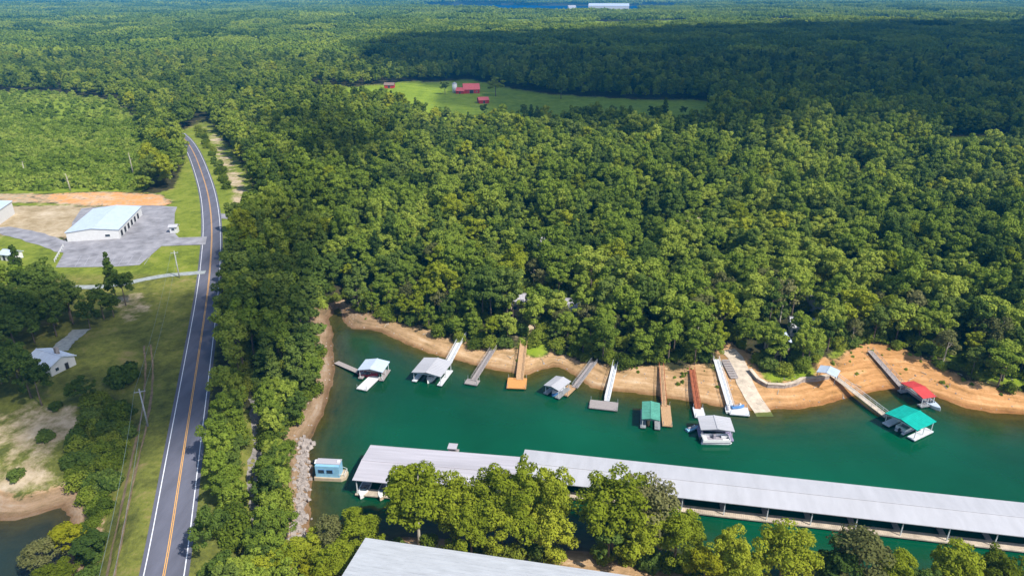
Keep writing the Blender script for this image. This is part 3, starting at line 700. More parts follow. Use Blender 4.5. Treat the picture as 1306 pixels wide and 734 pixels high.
# zone three and four : groves of trees
for (y0, y1, sp, key) in ((900, 1750, 46, 'grove'), (1750, 3400, 95, 'biggrove'), (3400, 8500, 210, 'fargrove')):
    x, y = candidates(-.95*y1, .95*y1, y0, y1, sp); k, px, py, z, d = woods(x, y)
    s = (k == 1) & (px > -200) & (px < 1500); put(key, np.stack([x[s], y[s], z[s]], -1))

def grove_mesh(name, seed, size, n, leafn, leaf, hgt, rx, m):
    rs = np.random.RandomState(seed); Ps, Ns, Ss = [], [], []
    for i in range(n):
        P, Nn, s, _ = crown_pts(seed*77+i, leafn, leaf, rx*rs.uniform(.8, 1.25), hgt*.3, hgt*.62*rs.uniform(.85, 1.2), 9)
        g = int(math.ceil(math.sqrt(n))); cx = ((i % g)+.5+rs.uniform(-.35, .35))/g*size-size/2; cy = ((i//g)+.5+rs.uniform(-.35, .35))/g*size-size/2
        Ps.append(P+np.array([cx, cy, 0])); Ns.append(Nn); Ss.append(s)
    return quads_mesh(name, np.concatenate(Ps), np.concatenate(Ns), np.concatenate(Ss), m, rs)

def lib(name, meshes):
    c = bpy.data.collections.new(name)
    for i, me in enumerate(meshes):
        o = bpy.data.objects.new('%s_%02d' % (name, i), me); c.objects.link(o)
    return c

def scatter(name, pts, coll, ncoll, smin, smax, label, zmin=None, zmax=None, rot=True, cat='woods'):
    pts = np.asarray(pts); n = len(pts); me = bpy.data.meshes.new(name)
    me.vertices.add(n); me.vertices.foreach_set('co', pts.astype(np.float32).ravel())
    s = nr.uniform(smin, smax, n); sz = s*nr.uniform(.78, 1.28, n)
    a = me.attributes.new('size', 'FLOAT_VECTOR', 'POINT'); a.data.foreach_set('vector', np.stack([s, s, sz], -1).astype(np.float32).ravel())
    a = me.attributes.new('turn', 'FLOAT_VECTOR', 'POINT'); ang = nr.uniform(0, 6.28, n) if rot else np.round(nr.uniform(0, 4, n))*math.pi/2
    a.data.foreach_set('vector', np.stack([0*ang, 0*ang, ang], -1).astype(np.float32).ravel())
    a = me.attributes.new('pick', 'INT', 'POINT'); a.data.foreach_set('value', nr.randint(0, ncoll, n).astype(np.int32))
    o = bpy.data.objects.new(name, me); C.objects.link(o); tag(o, label, cat, kind='stuff')
    g = bpy.data.node_groups.new(name, 'GeometryNodeTree')
    g.interface.new_socket('Geometry', in_out='INPUT', socket_type='NodeSocketGeometry'); g.interface.new_socket('Geometry', in_out='OUTPUT', socket_type='NodeSocketGeometry')
    N = g.nodes; L = g.links; gi = N.new('NodeGroupInput'); go = N.new('NodeGroupOutput')
    ip = N.new('GeometryNodeInstanceOnPoints'); ci = N.new('GeometryNodeCollectionInfo')
    ci.inputs['Collection'].default_value = coll; ci.inputs['Separate Children'].default_value = True; ci.inputs['Reset Children'].default_value = True
    def attr(nm, t):
        q = N.new('GeometryNodeInputNamedAttribute'); q.data_type = t; q.inputs['Name'].default_value = nm; return q.outputs['Attribute']
    mp = N.new('GeometryNodeMeshToPoints')
    L.new(gi.outputs[0], mp.inputs[0]); L.new(mp.outputs[0], ip.inputs['Points']); L.new(ci.outputs[0], ip.inputs['Instance']); ip.inputs['Pick Instance'].default_value = True
    L.new(attr('pick', 'INT'), ip.inputs['Instance Index'])
    er = N.new('FunctionNodeEulerToRotation'); L.new(attr('turn', 'FLOAT_VECTOR'), er.inputs[0]); L.new(er.outputs[0], ip.inputs['Rotation'])
    L.new(attr('size', 'FLOAT_VECTOR'), ip.inputs['Scale']); L.new(ip.outputs[0], go.inputs[0])
    md = o.modifiers.new('scatter', 'NODES'); md.node_group = g
    return o

woodmix = CR['mid'][:7]+CR['mid_dark'][:2]+CR['mid_bright'][:1]+CR['pine'][:2]
W = np.concatenate(STUFF['wood'])
scatter('woodland', W, lib('woodland_tree', woodmix), len(woodmix), .50, 1.06, 'continuous green woodland beyond the cove and along the road, treetops merging into the distance')
scatter('scrubland', np.concatenate(STUFF['scrub']), lib('scrub_plant', CR['shrub']), 4, .4, 1.7, 'bright green young scrub growth behind the orange dirt yard', cat='scrub')
scatter('thicket', np.concatenate(STUFF['lowscrub']), lib('thicket_plant', CR['bush']+CR['bush_dark']), 6, .35, .8, 'tangled low thicket between the pond and the dirt track', cat='thicket')
smix = CR['bush']+CR['mid'][:3]+CR['mid_dark'][:2]
scatter('shore_strip_woods', np.concatenate(STUFF['strip']), lib('strip_tree', smix), len(smix), .34, .60, 'tangled green trees and bushes filling the strip between the road and the cove', cat='woods')
scatter('undergrowth', np.concatenate(STUFF['low']), lib('low_plant', CR['bush']+CR['bush_dark'][:1]), 5, .45, .95, 'low leafy undergrowth along the road verge and cove strip', cat='undergrowth')
gm = [grove_mesh('grove', 900+i, 52, 30, 150, 2.2, 14, 5.6, M['leaf_far']) for i in range(4)]
scatter('distant_woodland', np.concatenate(STUFF['grove']), lib('grove', gm), 4, .95, 1.1, 'distant dark forest beyond the green farm field')
gm2 = [grove_mesh('grove_big', 920+i, 110, 64, 70, 4.2, 15, 8.0, M['leaf_far']) for i in range(4)]
scatter('remote_woodland', np.concatenate(STUFF['biggrove']), lib('big_grove', gm2), 4, .95, 1.1, 'remote forest around the blue lake near the horizon')
gm3 = [grove_mesh('grove_far', 940+i, 230, 100, 40, 8.0, 17, 14.0, M['leaf_far']) for i in range(3)]
scatter('horizon_woodland', np.concatenate(STUFF['fargrove']), lib('far_grove', gm3), 3, .95, 1.1, 'blue hazy forest at the horizon')
print({k_: sum(len(a) for a in v) for k_, v in STUFF.items()}, file=__import__("sys").stderr)

# ------------------------------------------------------------------ hand placed trees
def top_at(px, py, hgt, ground=3.5):
    return gp(px, py, ground+hgt)
FG = [ # top px, height, radius, crown kind, variant, trunk, label
 (527,578,19,6.4,'near',0,'pale','tall bright green tree with pale trunk in front of the marina roof, left end'),
 (578,600,15,4.2,'near',1,'brown','bright green tree just right of the pale-trunked tall tree'),
 (612,598,15,4.2,'near',2,'brown','bushy bright tree left of the broad twin-topped tree'),
 (660,582,18,5.2,'near',3,'brown','broad leafy tree in front of the joint in the marina roof'),
 (704,578,19,4.2,'near',0,'pale','tall narrow bright tree whose tip reaches over the marina roof'),
 (640,628,12,4.0,'near',2,'brown','shorter bright tree below the marina roof joint'),
 (600,640,11,3.8,'near',3,'brown','shorter tree between the warehouse roof and the marina'),
 (700,640,11,3.8,'near',1,'brown','shorter tree in front of the tall narrow tree'),
 (788,592,18,5.4,'near',1,'brown','large olive green tree over the orange bank, right of the gap'),
 (836,590,18,5.0,'near_olive',0,'pale','thin airy tree with open top overlapping the white marina roof'),
 (822,632,13,5.2,'near',0,'brown','broad bright tree beneath the airy open-topped tree'),
 (868,645,12,4.2,'near',2,'brown','rounded bright tree right of the airy open-topped tree'),
 (780,650,10,3.6,'near_dark',0,'brown','dark green tree in the shade above the orange soil'),
 (936,670,13,3.6,'near',3,'brown','light green tree at the right end of the foreground clump'),
 (905,690,10,3.4,'near_yellow',0,'brown','yellow-green small tree between two foreground trees'),
 (1010,661,15,4.4,'near',1,'brown','single bright tree against the green water below the marina walkway'),
 (1076,690,12,3.6,'near_dark',1,'brown','dark green tree left of the large olive crown at the bottom edge'),
 (1108,668,15,5.0,'near_olive',1,'brown','large olive green crown at the bottom edge under the marina walkway'),
 (1150,700,11,3.6,'near',2,'brown','small bright crown right of the large olive crown'),
 (1236,682,14,4.6,'near',0,'brown','bright green tree near the lower right corner'),
 (1290,700,12,3.6,'near',3,'brown','yellowish green tree at the lower right corner'),
 (1195,722,10,3.4,'near_dark',2,'brown','dark tree top peeking over the bottom edge near the right corner'),
 (960,716,10,3.2,'near',2,'brown','low bright tree top at the bottom edge left of the lone tree'),
 (455,648,9,3.6,'near',2,'brown','rounded green tree touching the corner of the warehouse roof'),
 (417,652,9,3.2,'near_olive',0,'brown','olive tinted tree beside the stony shore near the warehouse'),
 (425,690,8,3.6,'near',1,'brown','bright tree at the left edge of the warehouse roof'),
 (392,676,7,3.2,'near',3,'brown','yellowish green tree between gravel path and warehouse'),
 (358,690,7,3.4,'near',0,'brown','bright green tree at the foot of the gravel path'),
 (325,706,7,3.4,'near',2,'brown','low bright tree at the bottom edge beside the gravel path'),
 (400,712,6,3.0,'near_yellow',1,'brown','yellow-green tree at the bottom edge left of the warehouse'),
 (82,660,7.5,3.6,'near_yellow',0,'brown','bright yellow tree at the edge of the pond in the lower left'),
 (46,684,6.5,3.2,'near_olive',1,'brown','dull olive tree leaning over the pond, left of the yellow tree'),
 (62,716,5,3.0,'near',1,'brown','low green tree at the bottom edge below the yellow tree'),
 (108,672,6,3.0,'near_dark',1,'brown','dark green tree right of the yellow tree at the pond'),
]
for (a, b, hg, ra, kd, var, tk, lab) in FG:
    x, y = top_at(a, b+4, hg); gz = hz(x, y)
    x, y = gp(a, b+4, max(gz, 0)+hg)
    tree('broadleaf_tree' if hg > 8.5 else 'small_broadleaf_tree', lab, 'tree', x, y, kd, hg, rad=ra*(1.0 if ra > 6 else 1.08), trunk=tk, i=var, group=None)
fx = [(505,705),(548,702),(575,708),(600,706),(628,712),(655,716),(682,712),(706,716),(800,716),(826,722),(852,724),(880,728),(905,734),(770,712)]
for i_, (a, b) in enumerate(fx):
    x, y, z = hit(a, b)
    tree('bushy_tree', 'low leafy bush at the feet of the foreground trees between warehouse and marina', 'bush', x, y, 'bush' if i_ % 3 else 'bush_dark', rnd.uniform(3.5, 5.5), rad=rnd.uniform(2.2, 3.2), trunk='stem', unit=5.2, ucr=4.0, group='bushes below the foreground trees')
for i_, (a, b) in enumerate([(560,158),(578,163),(618,150),(640,158),(668,156),(690,160),(735,158),(780,161),(830,160),(870,158),(560,168),(606,166)]):
    x, y = gp(a, b, 5.5)
    tree('broadleaf_tree', 'dark tree along the near edge of the farm field', 'tree', x, y, 'mid_dark' if i_ % 3 else 'mid', rnd.uniform(8, 13), group='trees along the near edge of the farm field')
# single trees of the left-hand slope
for (a, b, hg, ra, kd, var, lab) in [
 (134,324,15,3.4,'pine',0,'tall dark pine standing in front of the car park'),
 (150,345,11,3.2,'mid_dark',1,'dark tree touching the tall pine on its right'),
 (122,365,10,3.4,'mid_dark',2,'dark leafy tree at the foot of the tall pine, left side'),
 (106,385,8,3.0,'mid_dark',3,'lowest dark tree beside the driveway below the tall pine'),
 (138,375,7,2.8,'mid_dark',0,'small dark tree directly below the tall pine'),
 (632,100,15,7.5,'mid_bright',1,'lone bright green tree on the farm field right of the red barn'),
 (567,103,12,5.0,'mid_dark',0,'dark tree beside the white silo at the farm'),
 (716,104,14,6.0,'mid_dark',2,'dark round tree on the far edge of the shaded field'),
 (940,140,16,7.0,'mid_bright',0,'yellow-green treetop standing above the woods at the shaded field edge'),
 (95,478,6.5,3.0,'mid_dark',1,'bluish dark tree beside the lawn right of the small house'),
]:
    g0 = 5.0; x, y = gp(a, b, g0+hg)
    tree('broadleaf_tree' if kd != 'pine' else 'pine_tree', lab, 'tree', x, y, kd, hg, rad=ra, i=var)
x, y = gp(160, 488, 4.8)
tree('round_bush', 'large round dark green bush alone on the grassy slope', 'bush', x, y, 'bush_dark', 7.0, rad=4.7, trunk='stem', unit=4.8, ucr=3.7, i=0)
for (a, b, ra, lab) in [(58,552,2.2,'small dark bush on the pale bank above the pond'),(22,600,2.0,'low green bush on the pale bank, left'),(72,512,1.8,'small green bush at the top of the pale bank'),(1290,470,2.4,'round olive bush on the grass above the clay bank, far right'),(1200,462,1.6,'low bush on the grassy edge right of the red canopy')]:
    x, y, z = hit(a, b+8)
    tree('small_bush', lab, 'bush', x, y, 'bush_dark' if a < 1000 else 'bush', ra*1.2, rad=ra, trunk='stem', unit=4.8, ucr=3.7, i=1)
# bare pale trunks
for (a, b, hg, lab) in [(170,222,11,'tall bare pale dead trunk at the edge of the scrub near the road'),(33,226,8,'bare pale dead trunk at the left side of the scrub'),(90,243,8,'bare dead trunk behind the orange dirt yard'),(692,262,12,'pale dead tree standing in the woods below the farm field')]:
    x, y, z = hit(a, b); t = thing('dead_tree', lab, 'tree', (x, y, z), rnd.uniform(0, 6))
    mb = MB(); mb.tube([(0, 0, -.5), (.1, .05, hg*.5), (.25, .1, hg)], [.34, .24, .07], 8); mb.build('trunk', M['bark_pale'], t, True)
    for k in range(4):
        mb = MB(); zz = hg*(.5+.12*k); an = k*2.1; mb.tube([(.12, .05, zz), (.12+math.cos(an)*1.4, math.sin(an)*1.4, zz+1.0)], [.09, .03], 6); mb.build('branch', M['bark_pale'], t, True)

# ------------------------------------------------------------------ buildings
def gable(mb, L, W, ez, rise, over=.4, th=.14, seams=.9, seam_h=.05):
    """ridge along x; two sloping sheets, ribs running down the slope"""
    hl, hw = L/2+over, W/2+over
    ez2 = ez-over*rise/(W/2)
    for s in (-1, 1):
        vs = [(-hl, s*hw, ez2), (hl, s*hw, ez2), (hl, 0, ez+rise), (-hl, 0, ez+rise), (-hl, s*hw, ez2+th), (hl, s*hw, ez2+th), (hl, 0, ez+rise+th), (-hl, 0, ez+rise+th)]
        f = [(3,2,1,0),(4,5,6,7),(0,1,5,4),(1,2,6,5),(2,3,7,6),(3,0,4,7)]
        if s > 0: f = [tuple(reversed(q)) for q in f]
        mb.add(vs, f)
        if seams:
            n = int(2*hl/seams)
            for i in range(n+1):
                x = -hl+.05+(2*hl-.1)*i/n
                mb.beam((x, s*hw, ez2+th+seam_h/2), (x, s*.05, ez+rise+th+seam_h/2), .05, seam_h)
    mb.beam((-hl, 0, ez+rise+th+.06), (hl, 0, ez+rise+th+.06), .3, .06)

def building(name, label, cat, cx, cy, rz, L, W, eave, rise, wallm, roofm, z=5.0, over=.4, openings=(), seams=.9, chimney=False):
    t = thing(name, label, cat, (cx, cy, z), rz)
    mb = MB(); hl, hw = L/2, W/2
    mb.add([(-hl,-hw,-.5),(hl,-hw,-.5),(hl,hw,-.5),(-hl,hw,-.5),(-hl,-hw,eave),(hl,-hw,eave),(hl,hw,eave),(-hl,hw,eave),(-hl,0,eave+rise),(hl,0,eave+rise)],
           [(3,2,1,0),(0,1,5,4),(2,3,7,6),(1,2,6,9,5),(3,0,4,8,7),(4,5,9,8),(6,7,8,9)])
    mb.build('wall', wallm, t)
    mb = MB(); gable(mb, L, W, eave+.02, rise, over, .16, seams); r = mb.build('roof', roofm, t)
    if chimney:
        mb = MB(); mb.box(L*.2, W*.15, eave+rise+.5, .8, .8, 1.8); mb.build('chimney', M['stone'], r)
    for (kind, side, u, zc, w, h) in openings:
        # side: 0 -y, 1 +x, 2 +y, 3 -x
        def P(a, off):
            return {0: (a, -hw-off), 1: (hl+off, a), 2: (-a, hw+off), 3: (-hl-off, -a)}[side]
        a0 = P(u, .04); horiz = side in (0, 2)
        mb = MB(); mb.box(a0[0], a0[1], zc, w if horiz else .10, .10 if horiz else w, h)
        f = mb.build(kind, M['wall_white'] if kind == 'window' else M['steel'], t)
        a1 = P(u, .10)
        mb = MB(); mb.box(a1[0], a1[1], zc, (w-.2) if horiz else .04, .04 if horiz else (w-.2), h-.2)
        mb.build('pane' if kind == 'window' else 'panel', M['glass'] if kind == 'window' else M['dark'], f)
    return t

cx, cy, rz, L, W_ = fit([(91,295),(116,266),(174,265),(153,294)], 8.5)
t = building('commercial_building', 'long white metal building with pale blue-white roof beside the car park', 'building', cx, cy, rz, L, W_, 3.5, 1.0, M['wall_white'], M['roof_blue'], over=.3,
  openings=[('window', 3, W_*.28, 1.6, 1.8, 1.0)]+[('bay_door', 0, -L/2+3+i*4.2, 1.4, 2.2, 2.2) for i in range(6)], seams=1.2)  # bays stand open; flat dark panels stand in for the shade inside
cx, cy, rz, L, W_ = fit([(-66,282),(-30,256),(32,257),(20,274)], 10)
building('metal_warehouse', 'tall white warehouse with a light blue front at the left edge', 'building', -212, 258, R(-76), 26, 22, 5.2, 1.2, M['wall_white'], M['roof_blue'], over=.3,
  openings=[('window', 0, 6, 2.4, 2.0, 1.2), ('door', 0, -5, 1.6, 3.2, 3.2), ('bay_door', 1, -4, 2.2, 5, 4.2)], seams=1.2)
x, y, z = hit(16, 330)
building('garden_shed', 'small white shed below the warehouse at the left edge', 'shed', x, y, R(-12), 5, 4, 2.3, .9, M['wall_white'], M['roof_blue'], z=z, openings=[('door', 0, -1, 1.0, 1.0, 2.0), ('window', 0, 1.2, 1.3, .9, .8)], seams=.8)
x, y, z = hit(223, 296)
building('roadside_kiosk', 'small white kiosk at the corner of the car park near the road', 'kiosk', x, y, R(4), 2.6, 2.2, 2.5, .5, M['wall_white'], M['roof_white'], z=z, openings=[('door', 3, 0, 1.1, 1.0, 2.0), ('window', 0, 0, 1.5, 1.2, .9)], seams=.8)
cx, cy = gp(64, 456, 7.5)
building('cottage', 'small house with pale blue-white metal roof on the grassy slope', 'house', cx, cy, R(-24), 8.5, 6.2, 2.9, 1.3, M['wall_white'], M['roof_bright'], z=4.6,
  openings=[('window', 0, -2, 1.6, 1.1, 1.1), ('window', 0, 2, 1.6, 1.1, 1.1), ('door', 1, .8, 1.1, 1.0, 2.1), ('window', 1, -1.6, 1.6, 1.0, 1.0)], chimney=True)
# farm
x, y = gp(601, 119, 5); building('red_barn', 'red barn with bright red roof on the distant green field', 'barn', x, y, R(6), 14, 15, 4.2, 4.0, M['barn_red'], M['barn_roof'], openings=[('bay_door', 0, 0, 2, 3.5, 3.6), ('window', 0, 4.5, 2.4, 1.2, 1.2)], seams=1.4)
x, y = gp(588, 120, 5); building('red_shed', 'small red outbuilding between the silo and the red barn', 'shed', x, y, R(-10), 7, 8, 3.2, 2.2, M['barn_red'], M['barn_roof'], openings=[('door', 0, 0, 1.2, 1.4, 2.3)], seams=1.4)
x, y = gp(616, 131, 5); building('red_shed', 'low red shed on the field in front of the barn and lone tree', 'shed', x, y, R(14), 8, 9, 2.6, 1.8, M['barn_red'], M['barn_roof'], openings=[('door', 0, 0, 1.2, 1.6, 2.2)], seams=1.4)
x, y = gp(497, 112, 5); building('farm_shed', 'brownish red shed at the left end of the farm field', 'shed', x, y, R(0), 9, 7, 2.8, 1.8, M['barn_red'], M['brown_roof'], openings=[('door', 0, 0, 1.4, 2, 2.6)], seams=0)
x, y = gp(580, 119, 5); t = thing('silo', 'white cylindrical silo left of the red barn', 'silo', (x, y, 5))
mb = MB(); mb.tube([(0, 0, -.3), (0, 0, 8)], 2.2, 20); mb.build('wall', M['wall_white'], t, True)
mb = MB(); mb.tube([(0, 0, 8.0), (0, 0, 8.9), (0, 0, 9.5)], [2.3, 1.4, .2], 20); mb.build('roof', M['steel'], t)
# cabins hidden in the woods
for (a, b, rz, L, W_, wm, rm, lab) in [
 (668,392,.15,11,7,M['tan'],M['roof_grey'],'tan cabin half hidden by trees above the orange wooden dock'),
 (722,398,-.3,10,7,M['wall_white'],M['roof_grey'],'white walled cabin glimpsed through trees behind the white-canopied dock'),
 (1050,392,.5,13,8,M['wall_white'],M['roof_white'],'white roofed house showing through trees above the long gangway'),
 (1021,424,-.2,8,6,M['wall_white'],M['roof_white'],'small white roofed cabin in the woods near the stone wall'),
 (990,446,.5,6,5,M['tan'],M['roof_blue'],'grey-blue roofed hut in the trees above the boat ramp'),
 (1222,350,.2,10,7,M['wall_white'],M['roof_white'],'white roofed cabin high in the woods on the right'),
 (690,318,.4,12,8,M['tan'],M['roof_grey'],'grey roofed house deep in the woods above the cabins'),
 (880,292,.1,11,7,M['tan'],M['concrete'],'pale roofed house in the clearing in the middle of the woods')]:
    x, y, z = hit(a, b)
    for sx_, hh in ((-3.2, 10.5), (3.6, 12.0)):
        tree('broadleaf_tree', 'leafy tree screening the front of the '+lab.split(' showing')[0].split(' glimpsed')[0].split(' half')[0].split(' in the')[0].split(' high')[0].split(' deep')[0], 'tree', x+sx_, y-6.5-abs(sx_)*.3, 'mid', hh, group='trees in front of the '+lab[:28])
    building('woodland_cabin', lab, 'cabin', x, y, rz, L*.78, W_*.85, 2.8, 1.5, wm, rm, z=z, openings=[('window', 0, -L*.28, 1.5, 1.2, 1.1), ('window', 0, L*.28, 1.5, 1.2, 1.1), ('door', 0, 0, 1.05, 1.0, 2.1)], seams=.8)
# far building by the lake
x, y = gp(776, 17, 4); building('lakeside_warehouse', 'very distant pale building on the shore of the blue lake', 'building', x, y, R(-8), 150, 60, 26, 8, M['wall_white'], M['roof_blue'], z=4, openings=[('bay_door', 0, -40, 6, 14, 10), ('bay_door', 0, 0, 6, 14, 10), ('bay_door', 0, 40, 6, 14, 10)], seams=0)
x, y = gp(729, 12, 4); building('lakeside_house', 'tiny distant white house left of the pale lakeside building', 'house', x, y, R(10), 34, 26, 10, 6, M['wall_white'], M['roof_white'], z=4, openings=[('door', 0, 0, 3, 4, 6)], seams=0)
# foreground warehouse
p0 = np.array(gp(468.5, 689, 9.3)); p1 = np.array(gp(736.5, 727.6, 9.3)); dv = (p1-p0)/np.linalg.norm(p1-p0); nv = np.array([dv[1], -dv[0]])
L = 46; W_ = 22; c = p0+dv*(L/2-.5)+nv*(W_/2-.5)
t = thing('storage_building', 'large pale grey ribbed metal roof of the building at the bottom edge', 'building', (c[0], c[1], 4.0), math.atan2(dv[1], dv[0]))
mb = MB(); mb.box(0, 0, 2.35, L-1.4, W_-1.4, 5.3); mb.build('wall', M['wall_white'], t)
mb = MB()
for s in (-1, 1):
    hw = W_/2; rise = 1.3
    vs = [(-L/2, s*hw, 5.25), (L/2, s*hw, 5.25), (L/2, 0, 5.25+rise), (-L/2, 0, 5.25+rise), (-L/2, s*hw, 5.4), (L/2, s*hw, 5.4), (L/2, 0, 5.4+rise), (-L/2, 0, 5.4+rise)]
    f = [(3,2,1,0),(4,5,6,7),(0,1,5,4),(1,2,6,5),(2,3,7,6),(3,0,4,7)]
    if s > 0: f = [tuple(reversed(q)) for q in f]
    mb.add(vs, f)
    for i in range(15):
        u = (i+.5)/15; yy = s*hw*(1-u); zz = 5.4+rise*u
        mb.beam((-L/2, yy, zz+.02), (L/2, yy, zz+.02), .10, .07)
mb.build('roof', M['roof_front'], t)
for i in range(8):
    mb = MB(); mb.box(-L/2+4+i*5.4, W_/2-.66, 2.4, 1.6, .12, 1.2); w = mb.build('window', M['wall_white'], t)
    mb = MB(); mb.box(-L/2+4+i*5.4, W_/2-.59, 2.4, 1.3, .04, .9); mb.build('pane', M['glass'], w)
mb = MB(); mb.box(-L/2+.66, 2, 1.9, .12, 3.4, 3.4); mb.build('bay_door', M['steel'], t)

# fence beside the car park
a = np.array(gp(81, 315, 5)); b = np.array(gp(70, 334, 5))
t = thing('barrier_fence', 'short white rail barrier along the left edge of the car park', 'fence', (a[0], a[1], 5.05))
n = 7
for i in range(n):
    q = (b-a)*i/(n-1); mb = MB(); mb.box(q[0], q[1], .5, .22, .22, 1.1); mb.build('post', M['wall_white'], t)
for zz in (.45, .85):
    mb = MB(); mb.beam((0, 0, zz), (b[0]-a[0], b[1]-a[1], zz), .08, .28); mb.build('rail', M['wall_white'], t)

# utility poles and cables
poles = []
for (a, b, lab) in [(189,543,'pale utility pole on the grass verge beside the dirt track'),(229,354,'distant thin utility pole near the driveway mouth'),(146,830,None)]:
    if lab is None: x, y = gp(a, b, 5); z = 5.0
    else: x, y, z = hit(a, b)
    poles.append((x, y, z))
    if lab is None: lab = 'utility pole just below the bottom edge'
    t = thing('utility_pole', lab, 'pole', (x, y, z), R(-70), 'utility poles along the road')
    mb = MB(); mb.tube([(0, 0, -.6), (0, 0, 4), (0, 0, 9.2)], [.19, .16, .12], 10); mb.build('post', M['pole_wood'], t, True)
    mb = MB(); mb.box(0, 0, 8.5, .12, 2.2, .14); mb.build('crossarm', M['pole_wood'], t)
    for yy in (-.95, 0, .95):
        mb = MB(); mb.tube([(0, yy, 8.58), (0, yy, 8.72), (0, yy, 8.82)], [.05, .07, .03], 8); mb.build('insulator', M['steel'], t)
for (p, q, sg) in [(poles[0], poles[1], 'far'), (poles[2], poles[0], 'near')]:
    for off in (-.95, .95):
        c0, s0 = math.cos(R(-70)), math.sin(R(-70)); ox, oy = -s0*off, c0*off
        pts = []
        for i in range(13):
            u = i/12; pts.append((p[0]+(q[0]-p[0])*u+ox, p[1]+(q[1]-p[1])*u+oy, p[2]+(q[2]-p[2])*u+8.85-1.6*4*u*(1-u)))
        mb = MB(); mb.tube(pts, .022, 5)
        o = mb.build('power_cable', M['cable'])
        tag(o, ('overhead cable running from the verge pole towards the car park' if sg == 'far' else 'overhead cable running from the verge pole off the bottom edge'), 'cable', 'overhead cables beside the road '+sg)

# ------------------------------------------------------------------ shore: riprap and retaining wall
mb = MB(); rs = random.Random(3)
line = [hit(a, b)[:2] for a, b in [(388,560),(386,590),(384,620),(382,650),(378,684),(372,700)]]
for i in range(420):
    u = rs.uniform(0, len(line)-1.001); k = int(u); f_ = u-k
    x = line[k][0]*(1-f_)+line[k+1][0]*f_+rs.gauss(0, .8); y = line[k][1]*(1-f_)+line[k+1][1]*f_+rs.gauss(0, .5); s = rs.uniform(.18, .6)
    z = hz(x, y) if i % 4 == 0 else z
    a = rs.uniform(0, 3); pts = []
    for (dx, dy, dz) in ((-1,-1,-.6),(1,-1,-.6),(1,1,-.6),(-1,1,-.6),(-.7,-.6,.6),(.6,-.7,.5),(.7,.6,.6),(-.6,.7,.45)):
        dx += rs.uniform(-.25, .25); dy += rs.uniform(-.25, .25); pts.append((x+s*(dx*math.cos(a)-dy*math.sin(a)), y+s*(dx*math.sin(a)+dy*math.cos(a)), z+s*dz))
    mb.add(pts, [(3,2,1,0),(4,5,6,7),(0,1,5,4),(1,2,6,5),(2,3,7,6),(3,0,4,7)])
o = mb.build('shore_rubble', M['stone']); tag(o, 'pale broken rock lining the cove shore below the gravel path', 'rubble', kind='stuff')
wp = [hit(a, b) for a, b in [(956,474),(966,486),(978,493),(1000,494),(1014,491),(1022,486),(1040,485),(1056,482)]]
t = thing('retaining_wall', 'low pale stone retaining wall above the clay bank right of the boat ramp', 'wall', wp[0])
mb = MB(); mc = MB()
for p, q in zip(wp[:-1], wp[1:]):
    a = Vector(p)-Vector(wp[0]); b = Vector(q)-Vector(wp[0]); n = max(2, int((b-a).length/.9))
    for i in range(n):
        c0 = a.lerp(b, i/n); c1 = a.lerp(b, (i+1)/n)
        mb.beam(c0+Vector((0, 0, .25+rs.uniform(-.05, .05))), c1+Vector((0, 0, .25)), .7+rs.uniform(-.12, .12), 1.3)
    mc.beam(a+Vector((0, 0, .96)), b+Vector((0, 0, .96)), .9, .12)
mb.build('stonework', M['stone'], t); mc.build('coping', M['concrete'], t)
# loose stones and driftwood along the drawn-down banks
mb = MB(); md_ = MB()
cxs, cys = nr.uniform(-55, 190, 24000), nr.uniform(95, 190, 24000); cd_ = sd_poly(cxs, cys, COVE); ch_ = height(cxs, cys)
ok_ = np.nonzero((cd_ > .2) & (cd_ < 13) & (nr.uniform(size=24000) > cd_/18) & (ch_ > -.1))[0][:420]
for n_, j_ in enumerate(ok_):
    x, y, z = float(cxs[j_]), float(cys[j_]), float(ch_[j_])
    s = rs.uniform(.06, .22)*(1.5 if rs.random() < .06 else 1); a = rs.uniform(0, 3); pts = []
    for (dx, dy, dz) in ((-1,-1,-.6),(1,-1,-.6),(1,1,-.6),(-1,1,-.6),(-.7,-.6,.6),(.6,-.7,.5),(.7,.6,.6),(-.6,.7,.45)):
        dx += rs.uniform(-.25, .25); dy += rs.uniform(-.25, .25); pts.append((x+s*(dx*math.cos(a)-dy*math.sin(a)), y+s*(dx*math.sin(a)+dy*math.cos(a)), z+s*dz))
    mb.add(pts, [(3,2,1,0),(4,5,6,7),(0,1,5,4),(1,2,6,5),(2,3,7,6),(3,0,4,7)])
    if n_ % 11 == 0:
        q_ = (x+math.cos(a)*rs.uniform(.8, 2.6), y+math.sin(a)*rs.uniform(.8, 2.6)); md_.tube([(x, y, z+.08), (q_[0], q_[1], hz(*q_)+.1)], [.09, .04], 5)
o = mb.build('shore_gravel', M['stone']); tag(o, 'scattered stones on the clay banks of the cove', 'stones', kind='stuff')
o = md_.build('driftwood_debris', M['bark_pale']); tag(o, 'scattered driftwood sticks on the clay banks', 'driftwood', kind='stuff')
cxs, cys = nr.uniform(-60, 200, 14000), nr.uniform(95, 200, 14000); cd_ = sd_poly(cxs, cys, COVE); ch_ = height(cxs, cys)
ok_ = np.nonzero((cd_ > 4) & (cd_ < 20) & (nr.uniform(size=14000) < cd_/20) & (dist_line(cxs, cys, rp) > 2.6) & (dist_line(cxs, cys, ROAD) > 9))[0][:420]
wv = np.stack([cxs[ok_], cys[ok_], ch_[ok_]-.15], -1)
scatter('shore_weeds', wv, lib('weed_plant', CR['shrub']), 4, .10, .34, 'small weeds growing on the upper clay banks', cat='weeds')

